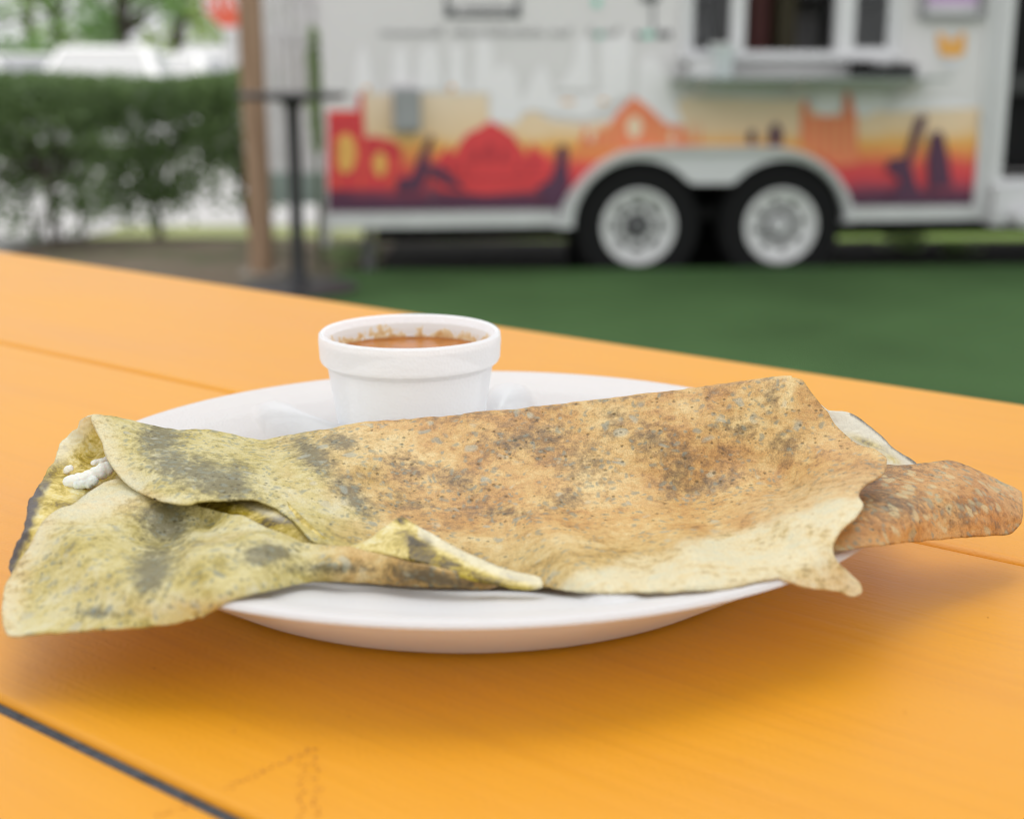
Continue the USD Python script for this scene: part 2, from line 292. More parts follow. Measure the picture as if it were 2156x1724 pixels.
# printed artwork: flat sheets on the wall, each layer a little proud of the one below
def yz(y): return tl(1400, y)[1]
stops = [(447, (66, 36, 56)), (412, (74, 40, 62)), (396, (140, 58, 74)), (380, (188, 58, 66)), (352, (196, 72, 68)), (325, (212, 130, 72)), (300, (218, 160, 88)), (278, (208, 180, 146)), (195, (205, 188, 166))]
z0, z1 = yz(447), yz(195)
art_m = usdkit.material(stage, L + 'printed_sunset', {
    'g': ('geometry', {}), 's': ('separate_xyz', {}), 'm': ('map_range', {'from_min': z0, 'from_max': z1, 'to_min': 0., 'to_max': 1., 'clamp': True}),
    'n': ('noise_texture', {'scale': 5., 'detail': 2.}), 'nm': ('math', {'math_type': 'multiply_add', 'value2': .16, 'value3': -.08}), 'ad': ('math', {'math_type': 'add'}),
    'r': ('rgb_ramp', {'ramp': [((yz(y) - z0) / (z1 - z0), tuple(min(.93, 1.5 * c) for c in lin(*c3))) for y, c3 in stops]}), 'p': ('principled_bsdf', {'roughness': .4})},
    [('g.position', 's.vector'), ('s.z', 'm.value'), ('g.position', 'n.vector'), ('n.fac', 'nm.value1'), ('m.result', 'ad.value1'), ('nm.value', 'ad.value2'), ('ad.value', 'r.fac'), ('r.color', 'p.base_color')], surface='p.BSDF')
def print_m(name, c): return mat('print_' + name, tuple(min(.93, 1.5 * x) for x in lin(*c)), .42, var=(6., .06))
clip = sg.box(.006, zb + .002, cx0 - .014, 1.6).difference(outer.buffer(.004))
def art(name, polys, m, layer, stuff=False):
    g = unary_union([p.buffer(0) for p in polys]).intersection(clip)
    if layer > 1: g = g.buffer(-.0005)
    if stuff: obj(name, wallext(g, -.0025 * layer, -.0025 * layer + .0015), m, trailer, kind='stuff'); return
    for q in getattr(g, 'geoms', [g]):
        if q.area > 1e-6: obj(name, wallext(q, -.0025 * layer, -.0025 * layer + .0015), m, trailer)
art('printed_sunset', [tpoly((690, 231), (757, 231), (757, 200), (1026, 198), (1030, 250), (1062, 262), (1085, 258), (1100, 245), (1122, 232), (1160, 256), (1230, 262), (1290, 255), (1400, 258), (1440, 203), (1480, 206), (1696, 212), (1700, 226), (1790, 245), (1840, 232), (1870, 238), (2076, 226), (2076, 434), (690, 449))], art_m, 1)
pale = mat('print_pale', (.93, .905, .925), .42)
sk = [((742, 195), (748, 130), (764, 88), (780, 130), (788, 195)), ((823, 180), (826, 112), (842, 98), (860, 112), (864, 180)), ((873, 190), (878, 118), (903, 88), (925, 112), (932, 190)), ((942, 196), (945, 100), (975, 95), (984, 196)),
      ((992, 196), (1000, 92), (1018, 78), (1036, 92), (1044, 150), (1040, 196)), ((1030, 258), (1034, 160), (1062, 132), (1088, 160), (1098, 215), (1092, 262)), ((1095, 220), (1123, 160), (1142, 134), (1160, 170), (1168, 212)),
      ((1172, 190), (1205, 140), (1215, 84), (1242, 80), (1250, 190)), ((1262, 206), (1263, 80), (1328, 76), (1330, 206)), ((1338, 210), (1345, 130), (1375, 118), (1400, 150), (1418, 210), (1440, 262), (1375, 262)), ((1030, 258), (1098, 210), (1300, 196), (1300, 212), (1232, 252), (1120, 232)),
      ((1710, 232), (1718, 195), (1765, 190), (1775, 228), (1740, 245)), ((1790, 240), (1800, 200), (1860, 195), (1866, 225), (1820, 248)), ((1880, 236), (1890, 215), (2000, 212), (2060, 228))]
art('printed_skyline', [tpoly(*p) for p in sk], pale, 2)
art('printed_red_palace', [tpoly((690, 233), (754, 233), (754, 200), (764, 198), (768, 290), (786, 286), (830, 298), (846, 312), (846, 396), (690, 400)),
                           tpoly((900, 385), (912, 345), (930, 322), (942, 306), (955, 330), (968, 300), (985, 280), (1012, 268), (1032, 254), (1055, 268), (1080, 284), (1098, 310), (1108, 330), (1118, 300), (1140, 322), (1168, 352), (1166, 380), (1120, 402), (1020, 410), (930, 402))], print_m('red', (192, 58, 62)), 3)
art('printed_orange_temple', [tpoly((1215, 312), (1232, 272), (1262, 280), (1284, 262), (1300, 236), (1334, 203), (1368, 228), (1402, 262), (1440, 268), (1450, 312)), tpoly((1684, 302), (1686, 225), (1696, 205), (1706, 245), (1772, 246), (1778, 195), (1788, 195), (1802, 246), (1806, 345), (1760, 350), (1720, 322))], print_m('orange', (212, 118, 82)), 3)
art('printed_arch', [tell(728, 322, 22, 42), tell(800, 345, 14, 26)], print_m('amber', (214, 158, 84)), 4)
art('printed_dome_light', [tell(1335, 268, 17, 24), tell(1245, 285, 7, 14), tell(1415, 290, 8, 12)], print_m('sand', (220, 186, 160)), 4)
deep = print_m('deep_red', (158, 44, 54)); mid = print_m('mid_red', (206, 88, 68)); warm = print_m('warm_orange', (222, 140, 92))
art('printed_back_hills', [tpoly((880, 372), (900, 340), (925, 330), (955, 318), (980, 330), (1000, 372)), tpoly((1100, 372), (1120, 330), (1150, 322), (1180, 345), (1200, 372))], mid, 2)
art('printed_palace_window', [tell(1000, 330, 7, 16), tell(1030, 322, 9, 22), tell(1060, 330, 7, 16), tell(950, 352, 6, 14), tell(1122, 348, 6, 14), tell(1092, 352, 5, 11), tell(975, 356, 5, 11)], deep, 4)
art('printed_palace_band', [tpoly((905, 376), (1160, 372), (1160, 377), (905, 381)), tpoly((696, 262), (750, 261), (750, 266), (696, 267)), tpoly((772, 312), (842, 318), (842, 323), (772, 317))], deep, 4)
art('printed_tower', [tpoly((705, 290), (712, 290), (712, 395), (705, 396)), tpoly((758, 300), (764, 300), (764, 396), (758, 396)), tpoly((820, 330), (827, 330), (827, 394), (820, 394))], mid, 4)
art('printed_column', [tpoly((x, 246 + abs(x - 1335) * .28), (x + 7, 246 + abs(x - 1335) * .28), (x + 7, 306), (x, 306)) for x in (1262, 1286, 1372, 1396)] + [tpoly((x, 256), (x + 6, 256), (x + 6, 330), (x, 320)) for x in (1700, 1722, 1744, 1764, 1786)], warm, 4)
art('printed_spire', [tpoly((x, 306), (x + 4, 252), (x + 8, 306)) for x in (1226, 1452, 1468)], print_m('orange_b', (212, 118, 82)), 2)
purple = print_m('purple', (72, 42, 64))
art('printed_riders', [tpoly((872, 362), (882, 330), (896, 300), (904, 285), (914, 288), (908, 310), (900, 345), (925, 348), (962, 378), (978, 402), (935, 388), (902, 362), (884, 402), (834, 405), (838, 372), (864, 374)),
                       tpoly((1172, 312), (1184, 302), (1196, 312), (1194, 350), (1200, 385), (1172, 445), (1160, 440), (1128, 396), (1158, 378), (1170, 345)),
                       tpoly((1928, 248), (1942, 240), (1950, 250), (1940, 280), (1926, 318), (1916, 345), (1926, 385), (1948, 430), (1872, 430), (1892, 378), (1864, 358), (1868, 336), (1904, 330), (1918, 282)),
                       tpoly((1956, 285), (1970, 274), (1984, 282), (1994, 330), (2002, 392), (1952, 396), (1950, 340)), tell(1582, 290, 9, 16), tpoly((1616, 306), (1620, 268), (1632, 258), (1644, 270), (1646, 306)), tpoly((2058, 300), (2060, 240), (2078, 236), (2078, 304))], purple, 5)
ink = mat('print_ink', (.12, .12, .13), .5); ink2 = mat('print_soft_ink', (.09, .09, .095), .5)
# the writing on the side is out of focus in the photograph: strokes of its size and rhythm
st = []
for (a, b) in ((800, 932), (952, 1012), (1022, 1145), (1158, 1196), (1238, 1300)):
    x = a
    while x < b:
        w = random.uniform(4, 7); hgt = random.choice((10, 10, 12, 20)); yb = 76 + random.uniform(-1, 1)
        st.append(tpoly((x, yb), (x + 3, yb), (x + 3 + hgt * .25, yb - hgt), (x + hgt * .25, yb - hgt)))
        st.append(tpoly((x, yb), (x, yb - 2.5), (x + w, yb - 2.5), (x + w, yb))); x += w + 3.5
art('printed_slogan', st, ink2, 3, True)
fr = tpoly((936, -40), (1095, -40), (1096, 38), (937, 38))
art('printed_badge', [fr.difference(fr.buffer(-.014)), tell(951, 22, 9, 10), tell(1082, 22, 9, 10)] + [tpoly((x, 26), (x + 5, 26), (x + 5, 12), (x, 12)) for x in range(972, 1064, 9)], ink, 3)
art('printed_emblem', [tell(1368, -4, 22, 10), tpoly((1372, 4), (1377, 4), (1377, 66), (1372, 66)), tpoly((1378, 80), (1412, 80), (1414, 66), (1384, 66)), tpoly((1336, 80), (1350, 80), (1350, 68), (1336, 68))], ink, 3)
art('printed_emblem_leaf', [tell(1364, 74, 12, 7), tell(1256, 5, 9, 10), tell(1262, 74, 8, 6)], print_m('teal', (120, 190, 170)), 3)
badge_or = print_m('badge_orange', (205, 150, 75))
art('printed_gold_badge', [tpoly((1972, 70), (1988, 74), (1992, 84), (2014, 84), (2018, 72), (2032, 68), (2030, 112), (2012, 122), (1978, 118), (1974, 100)), ], badge_or, 3)
art('printed_small_badge', [tell(2002, 132, 16, 10)], print_m('badge_grey', (190, 190, 196)), 4)
art('printed_dots', [tell(772, 188, 6, 6), tell(951, 186, 7, 6), tell(1195, 215, 14, 4), tell(1270, 214, 10, 4)], badge_or, 3)
bx = [tl(826, 186), tl(886, 276)]
obj('inlet_box', rbox(bx[0][0], bx[1][0], -.07, -.004, bx[1][1], bx[0][1], .015), mat('inlet_grey', (.32, .33, .335), .5), trailer, smooth=40)
ju = tl(908, 400)[0]
obj('panel_seam', box(ju - .004, ju + .004, -.016, -.0135, zb + .003, tl(908, 360)[1]), mat('seam', (.16, .1, .14), .5), trailer)
# menu board beside the window
mb = UsdGeom.Xform.Define(stage, path_for('menu_board', trailer)).GetPrim()
b0, b1 = tl(1932, 40), tl(2066, 40)
obj('board_frame', wallext(sg.box(b0[0], b0[1], b1[0], b0[1] + .5).difference(sg.box(b0[0] + .022, b0[1] + .022, b1[0] - .022, b0[1] + .478)), -.035, -.0005), mat('board_grey', (.3, .3, .31), .4, metal=.4), mb)
obj('board_sheet', wallext(sg.box(b0[0] + .022, b0[1] + .022, b1[0] - .022, b0[1] + .478), -.012, -.001), mat('board_white', (.72, .72, .73), .4), mb)
obj('board_print', wallext(sg.box(b0[0] + .03, tl(2000, 12)[1], b1[0] - .03, b0[1] + .3), -.015, -.013), mat('board_lilac', (.62, .42, .68), .4), mb)

# things standing on the serving counter
def on_counter(x, v, z): 
    u = tl(x, 130)[0]; p = org + ux * u + nx * v; return (p[0], p[1], z)
sillz = wz - .024
shz = tl(1600, 161)[1]
def jar_parts():
    t = thing('counter_jar', 'clear plastic tub standing at the left end of the serving counter', 'tub', on_counter(1505, -.12, shz), yaw)
    obj('tub_body', lathe([(0, .001), (.045, .001), (.055, .12), (.057, .125), (.054, .123), (.044, .004), (0, .004)], 28), mat('tub_clear', (.55, .60, .60), .25), t, smooth=30)
    obj('tub_lid', lathe([(.058, .122), (.058, .134), (0, .137)], 28), mat('lid_white', (.7, .7, .7), .4), t, smooth=30)
jar_parts()
t = thing('napkin_tray', 'low dark tray on the right end of the serving counter', 'tray', on_counter(1836, -.13, shz), yaw)
obj('tray_base', rbox(-.12, .12, -.07, .07, .001, .014, .006), black_m, t); obj('tray_rim', cat([box(-.12, .12, -.07, -.062, .0145, .05), box(-.12, .12, .062, .07, .0145, .05), box(-.12, -.112, -.062, .062, .0145, .05), box(.112, .12, -.062, .062, .0145, .05)]), black_m, t)
obj('napkin_stack', rbox(-.03, .03, -.05, .05, .0145, .062, .006), mat('napkin', (.75, .75, .75), .8), t)
t = thing('card_box', 'small white box on the serving counter left of the tub', 'box', on_counter(1463, -.12, shz), yaw)
obj('box_body', rbox(-.05, .05, -.04, .04, .001, .075, .006), mat('card_white', (.68, .68, .68), .6), t); obj('box_flap', box(-.048, .048, -.04, .0, .0755, .078), mat('card_flap', (.6, .6, .6), .6), t)

# ---------------------------------------------------------------- bistro table, post, screen, plant left of the trailer
blk = mat('black_metal', (.022, .022, .024), .45)
bp = at_z(630, 608, .0)
t = thing('bistro_table', 'black pedestal bistro table standing on the turf beside the brown post', 'table', (bp[0], bp[1], 0))
ttz = at_y(627, 196, bp[1])[2]
obj('tabletop', lathe([(0, ttz - .022), (.19, ttz - .022), (.203, ttz - .016), (.205, ttz - .008), (.20, ttz), (0, ttz)], 48), blk, t, smooth=30)
obj('column', lathe([(0, .02), (.05, .022), (.034, .05), (.026, .10), (.026, ttz - .06), (.05, ttz - .023), (0, ttz - .023)], 24), blk, t, smooth=30)
obj('base', lathe([(0, .001), (.225, .001), (.23, .008), (.21, .014), (.06, .028), (0, .03)], 40), blk, t, smooth=30)
pp = at_z(553, 578, GZ)
wood_post = usdkit.material(stage, L + 'post_wood', {
    'g': ('geometry', {}), 'm': ('mapping', {'scale': (30., 30., 1.6)}), 'n': ('noise_texture', {'scale': 1., 'detail': 6.}), 'r': ('rgb_ramp', {'ramp': [(.3, (.24, .145, .085)), (.7, (.48, .33, .215))]}),
    'p': ('principled_bsdf', {'roughness': .8}), 'b': ('bump', {'distance': .006})}, [('g.position', 'm.vector'), ('m.vector', 'n.vector'), ('n.fac', 'r.fac'), ('r.color', 'p.base_color'), ('n.fac', 'b.height'), ('b.normal', 'p.normal')], surface='p.BSDF')
def rough_post(h, r, seed, lean=0.):
    n, k = 20, 60; zs = np.linspace(0, h, k); t = np.linspace(0, 2 * PI, n, endpoint=False); V = []
    for z in zs:
        base = np.c_[np.cos(t), np.sin(t)]
        sq = base / np.maximum(np.abs(base[:, :1]), np.abs(base[:, 1:])) ** .55
        nn = meshkit.fbm(np.c_[sq * 1.3, np.full(n, z * 2.2)], 3, seed)
        V.append(np.c_[sq * (r * (.86 + .28 * nn))[:, None] + [lean * z, 0], np.full(n, z)])
    V = np.vstack(V); f = []
    for j in range(k - 1):
        for i in range(n):
            a, b = j * n + i, j * n + (i + 1) % n; f += [[a, b, b + n], [a, b + n, a + n]]
    return trimesh.Trimesh(V, f, process=False)
t = thing('wooden_post', 'rough brown timber post standing between the hedge and the black table', 'post', (pp[0], pp[1], GZ))
obj('shaft', rough_post(2.6, .052, 3, -.004), wood_post, t, smooth=True)
obj('footing', rbox(-.10, .10, -.09, .09, .0, .016, .006), mat('footing', (.30, .27, .23), .9, var=(12., .2)), t)
# pale screen of upright boards
sp = at_y(614, 430, 7.35)
t = thing('screen_panel', 'pale grey screen of upright boards between the brown post and the trailer', 'screen', (sp[0], sp[1], 0))
pw, zlo = .035, sp[2]
scr = [mat('screen_a', (.76, .76, .765), .7, var=(14., .1)), mat('screen_b', (.86, .86, .865), .7, var=(14., .1)), mat('screen_c', (.70, .70, .70), .7, var=(14., .1))]
xs = np.linspace(-.185, .20, 9)
for i in range(8):
    obj('board', rbox(xs[i], xs[i + 1] - .006, .0 + .006 * (i % 2), .02 + .006 * (i % 2), zlo, 2.1, .003, 8), scr[(1, 1, 0, 0, 2, 2, 0, 1)[i]], t)
obj('board_rail', box(-.18, .195, .03, .06, .9, .96), scr[2], t); obj('board_rail', box(-.18, .195, .03, .06, zlo + .1, zlo + .15), scr[2], t)
for x in (-.15, .16): obj('leg', box(x - .02, x + .02, .0605, .10, float(gz(sp[1])), 2.05), scr[2], t)
obj('kick_board', box(-.18, .195, -.012, -.001, zlo + .002, zlo + .16), mat('kick_green', (.30, .38, .34), .6, var=(9., .15)), t)
# leaves as folded quads
def leaves(P, size, seed, up=.35, fold=.25, shape=.5):
    r = np.random.default_rng(seed); n = len(P)
    d = r.normal(size=(n, 3)); d[:, 2] += up * r.uniform(-1, 1, n); d /= np.linalg.norm(d, axis=1, keepdims=True)
    s = np.cross(d, r.normal(size=(n, 3))); s /= np.linalg.norm(s, axis=1, keepdims=True); nn = np.cross(d, s)
    L_ = (size * r.uniform(.6, 1.25, n))[:, None]; W = L_ * shape * .5
    a, b, c, e_ = P - d * L_ * .5, P + s * W + nn * W * fold, P + d * L_ * .5, P - s * W + nn * W * fold
    V = np.stack([a, b, c, e_], 1).reshape(-1, 3); i = np.arange(n) * 4
    return trimesh.Trimesh(V, np.vstack([np.c_[i, i + 1, i + 2], np.c_[i, i + 2, i + 3]]), process=False)
plant_m = leaf_mat('plant_leaf', (.24, .36, .14), (.44, .58, .26), .35, 20.)
q = at_y(668, 300, 6.6)
t = thing('slender_plant', 'slender upright green plant at the left corner of the trailer', 'plant', (q[0], q[1], GZ))
ptop = at_y(664, 62, 6.6)[2] - GZ; plow = at_y(668, 320, 6.6)[2] - GZ
obj('stem', tube((0, 0, 0), (-.005, 0, ptop - .1), .012, .006), mat('plant_stem', (.10, .13, .05), .7), t)
zz = rng.uniform(0, 1, 420); rr = .032 * np.sin(PI * (.1 + .85 * zz)) ** .8; aa = rng.uniform(0, 2 * PI, 420); rr = rr * np.sqrt(rng.uniform(0.1, 1, 420))
obj('foliage', leaves(np.c_[rr * np.cos(aa), rr * np.sin(aa), plow + zz * (ptop - plow)], .06, 5, .8, .3, .35), plant_m, t)

# ---------------------------------------------------------------- hedge shrubs
hedge_m = leaf_mat('hedge_leaf', (.075, .135, .055), (.25, .36, .14), .5, 5.)
bark = mat('bark', (.075, .06, .05), .9, bump=(60., .01))
def shrub(px, py, label, w, stems, seed, n=5200):
    r = np.random.default_rng(seed); p = at_z(px, py, GZ - .03); base = np.array([p[0], p[1], float(gz(p[1]))])
    t = thing('hedge_shrub', label, 'shrub', base, 0, None)
    top = at_y(px, 158, p[1])[2] - base[2]
    # crown: dense flat-topped upper part, thinning downwards into clumps
    P = []
    nc = int(n * .55)
    zz_ = top - .22 * r.uniform(0, 1, nc) ** 1.2
    P.append(np.c_[r.uniform(-w, w, nc), r.uniform(-.38, .38, nc), zz_ - .05 * np.abs(r.normal(size=nc)) * (r.uniform(size=nc) < .3)])
    for _ in range(42):
        c = np.array([r.uniform(-w, w), r.uniform(-.32, .32), top - .2 - .52 * r.uniform(0, 1) ** 1.25]); m = n // 100
        P.append(c + r.normal(size=(m, 3)) * [.075, .075, .06])
    P = np.vstack(P); P[:, 2] += .11 * (meshkit.fbm(np.c_[(P[:, :2] + base[:2]) * 2.6, np.zeros(len(P))], 3, seed) - .5)
    obj('crown', leaves(P, .055, seed, .5, .3, .55), hedge_m, t)
    for k in range(stems):
        a = r.uniform(0, 2 * PI); o = np.array([r.normal() * .03 * stems, r.normal() * .03 * stems, 0]); q_ = o + [r.normal() * .06, r.normal() * .05, .28]
        seg = [tube(o, q_, .024 if stems < 3 else .012, .018 if stems < 3 else .009, 8)]
        for b in range(5):
            tip = np.array([r.uniform(-w, w) * .8, r.uniform(-.25, .25), top - r.uniform(.1, .4)])
            mid = (q_ + tip) / 2 + r.normal(size=3) * .04
            seg += [tube(q_, mid, .010, .007, 6), tube(mid, tip, .007, .003, 6)]
        obj('trunk', cat(seg), bark, t)
shrub(75, 522, 'leafy hedge shrub with many thin grey stems at its foot, at the left edge', .40, 7, 12)
shrub(330, 494, 'leafy hedge shrub on a single dark trunk over the pale grass', .42, 1, 13)
shrub(520, 486, 'leafy hedge shrub standing right behind the brown timber post', .22, 2, 14, 2600)

# ---------------------------------------------------------------- plants and bits under the trailer
for i, (x, y, s, lab) in enumerate(((1905, 522, .10, 'small bright green weed in the soil under the right end of the trailer'), (2010, 530, .07, 'low green weed under the doorway of the trailer'), (735, 556, .12, 'tuft of dark green grass beside the trailer jack stand'))):
    p = at_z(x, y + 8, GZ); t = thing('weed', lab, 'weed', (p[0], p[1], GZ))
    r = np.random.default_rng(40 + i); P = r.normal(size=(120, 3)) * [s * .5, s * .5, s * .25] + [0, 0, s * .55]
    obj('leaves', leaves(P, .05, 50 + i, .8, .3, .4), plant_m, t)
    obj('stalk', cat([tube((0, 0, 0), (r.normal() * .03, r.normal() * .03, s), .003, .002, 5) for _ in range(4)]), plant_m, t)

# ---------------------------------------------------------------- parked cars, sign, pillar, trees
car_w = mat('car_white', (.85, .85, .85), .25, extra={'coat_weight': .6}); car_s = mat('car_silver', (.34, .34, .36), .3, metal=.4)
carglass = mat('car_glass', (.30, .31, .32), .10, spec=1.0); lamp_m = mat('car_lamp', (.7, .7, .68), .15); tail_m = mat('car_tail', (.35, .02, .02), .2)
def hull(pts, r=.06):
    s = m3.Manifold.sphere(r, 12); return m3.Manifold.batch_hull([s.translate(tuple(p)) for p in pts])
def make_car(label, paint, loc, rz):
    c = thing('parked_car', label, 'car', loc, rz, None)
    b = hull([(sx * .80, y, z) for sx in (-1, 1) for y, z in ((-2.05, .38), (-2.1, .62), (2.0, .36), (2.08, .80))] + [(sx * .78, y, z) for sx in (-1, 1) for y, z in ((-.95, .90), (1.9, .90))], .09)
    for y in (-1.35, 1.3):
        b = b - m3.Manifold.cylinder(2.4, .36, .36, 32, True).rotate((0, 90, 0)).translate((0, y, .32))
    obj('body', tm(b), paint, c, smooth=35)
    cab = hull([(sx * .76, y, .93) for sx in (-1, 1) for y in (-.95, 1.75)] + [(sx * .56, y, z) for sx in (-1, 1) for y, z in ((-.15, 1.37), (.9, 1.38))], .06)
    obj('cabin', tm(cab), paint, c, smooth=35)
    gl = lambda pts: trimesh.Trimesh(pts, [[0, 1, 2], [0, 2, 3]], process=False)
    def pane(name, pts, off):
        pts = np.array(pts, float); o = np.array(off, float)
        V = np.vstack([pts + o, pts - o * .3]); obj(name, trimesh.convex.convex_hull(V), carglass, c)
    pane('windscreen', [(-.66, -.93, 1.0), (.66, -.93, 1.0), (.52, -.30, 1.34), (-.52, -.30, 1.34)], (0, -.055, .05))
    pane('rear_window', [(-.62, 1.70, 1.02), (.62, 1.70, 1.02), (.52, 1.10, 1.33), (-.52, 1.10, 1.33)], (0, .055, .05))
    for s in (-1, 1): pane('side_window', [(s * .74, -.62, 1.0), (s * .74, 1.35, 1.0), (s * .61, .85, 1.33), (s * .61, -.10, 1.33)], (s * .06, 0, .02))
    for s in (-1, 1):
        obj('headlight', rbox(s * .50, s * .80, -2.20, -2.05, .62, .76, .05), lamp_m, c); obj('tail_light', rbox(s * .55, s * .82, 2.05, 2.185, .68, .84, .05), tail_m, c)
        obj('mirror', rbox(s * .86, s * 1.02, -.72, -.60, .98, 1.10, .04), paint, c)
        for y in (-1.35, 1.3):
            w = tm(m3.Manifold.cylinder(.2, .32, .32, 32, True).rotate((0, 90, 0)).translate((s * .76, y, .32))); obj('wheel', w, rub_m, c, smooth=40)
    obj('grille', rbox(-.4, .4, -2.21, -2.08, .42, .58, .03), black_m, c); obj('bumper', rbox(-.78, .78, -2.22, -2.10, .26, .40, .04), paint, c)
    return c
def car_at(px, ytop, Y, label, paint, rz):
    p = at_y(px, ytop, Y); make_car(label, paint, (p[0], p[1], p[2] - 1.44), rz)
car_at(20, 113, 20.5, 'white parked car at the far left beyond the hedge', car_w, 62)
car_at(222, 96, 20.0, 'white parked car with a domed roof, second from the left beyond the hedge', car_w, 8)
car_at(360, 112, 25.0, 'small white parked car left of the silver one beyond the hedge', car_w, -4)
car_at(452, 95, 27.0, 'silver parked car beside the white pillar beyond the hedge', car_s, 12)
# stop sign
sc = at_y(488, -3, 19.0); r_oct = .375 / math.cos(PI / 8)
t = thing('stop_sign', 'red octagonal stop sign seen past the top of the brown post', 'road sign', (sc[0], sc[1], float(gz(19.))))
zc = sc[2] - float(gz(19.))
oc = sg.Polygon([(r_oct * math.cos(a), r_oct * math.sin(a)) for a in np.arange(8) * PI / 4 + PI / 8])
def face(poly, f, b):
    m = wallext(poly, f, b); m.apply_translation((0, 0, zc)); return m
obj('sign_plate', face(oc, 0, .003), mat('sign_white', (.75, .75, .75), .4), t)
obj('sign_face', face(oc.buffer(-.02), -.0025, -.0005), mat('sign_red', (.75, .13, .07), .5), t)
tx = meshkit.text_mesh('STOP', .25, .002, True); tx.apply_translation((-tx.bounds.mean(0)[0], -tx.bounds.mean(0)[1], 0)); tx.vertices = np.c_[tx.vertices[:, 0] * .82, -.003 - tx.vertices[:, 2], tx.vertices[:, 1] + zc]; tx.invert()
obj('sign_lettering', tx, mat('sign_letter', (.78, .78, .78), .4), t)
obj('sign_post', tube((0, .03, 0), (0, .03, zc + .3), .03), mat('galvanised', (.5, .5, .5), .4, metal=.5), t)
q = at_y(492, 60, 22.0)
t = thing('white_pillar', 'white square pillar beneath the stop sign beyond the hedge', 'pillar', (q[0], q[1], float(gz(22.))))
hp = q[2] - float(gz(22.)); pil = mat('pillar_white', (.78, .78, .77), .7)
obj('shaft', rbox(-.13, .13, -.13, .13, 0, hp - .08, .01), pil, t); obj('cap', rbox(-.17, .17, -.17, .17, hp - .0795, hp, .015), pil, t)
tree_ms = [leaf_mat('tree_leaf_a', (.22, .38, .11), (.48, .68, .22), .62, .9), leaf_mat('tree_leaf_b', (.17, .33, .12), (.40, .60, .22), .62, .9), leaf_mat('tree_leaf_c', (.38, .52, .15), (.62, .78, .30), .62, .9)]
def tree(px, Y, H, W, mi, label, seed, low=.6, n=2500):
    r = np.random.default_rng(seed); p = at_y(px, 90, Y); gzz = float(gz(Y))
    t = thing('tree', label, 'tree', (p[0], Y, gzz))
    seg = [tube((0, 0, 0), (.1, 0, H * .35), .20, .14, 10)]
    P = []
    for k in range(34):
        a = r.uniform(0, 2 * PI); rad = W * math.sqrt(r.uniform(.03, 1)); z = low + (H - low) * r.uniform(0, 1); rad *= math.sin(PI * (.18 + .75 * (z - low) / (H - low)))
        c = np.array([rad * math.cos(a), rad * math.sin(a), z]); 
        if k % 2 == 0: seg.append(tube((.1, 0, min(H * .33, z)), c, .06, .015, 6))
        m = n // 34; d = r.normal(size=(m, 3)); d /= np.linalg.norm(d, axis=1, keepdims=True)
        P.append(c + d * (r.uniform(.3, 1, m) ** .6)[:, None] * [W * .30, W * .30, H * .10])
    obj('trunk', cat(seg), bark, t)
    obj('crown', leaves(np.vstack(P), .20, seed, .5, .3, .6), tree_ms[mi], t)
tree(-60, 31, 5.5, 2.2, 1, 'mid green tree at the far left behind the white parked cars', 21)
tree(115, 35, 6.0, 2.4, 0, 'full green tree behind the car with the domed roof', 22)
tree(250, 33, 5.0, 1.5, 1, 'darker narrow tree showing its trunk between the two pale crowns', 23, 1.6)
tree(370, 36, 6.0, 2.2, 2, 'pale yellow green tree left of the stop sign', 24)
tree(470, 40, 6.5, 2.0, 1, 'deep green tree directly behind the stop sign', 25)
tree(60, 46, 8.0, 4.6, 0, 'tall green tree in the back row above the white parked cars', 60, .3, 1700)

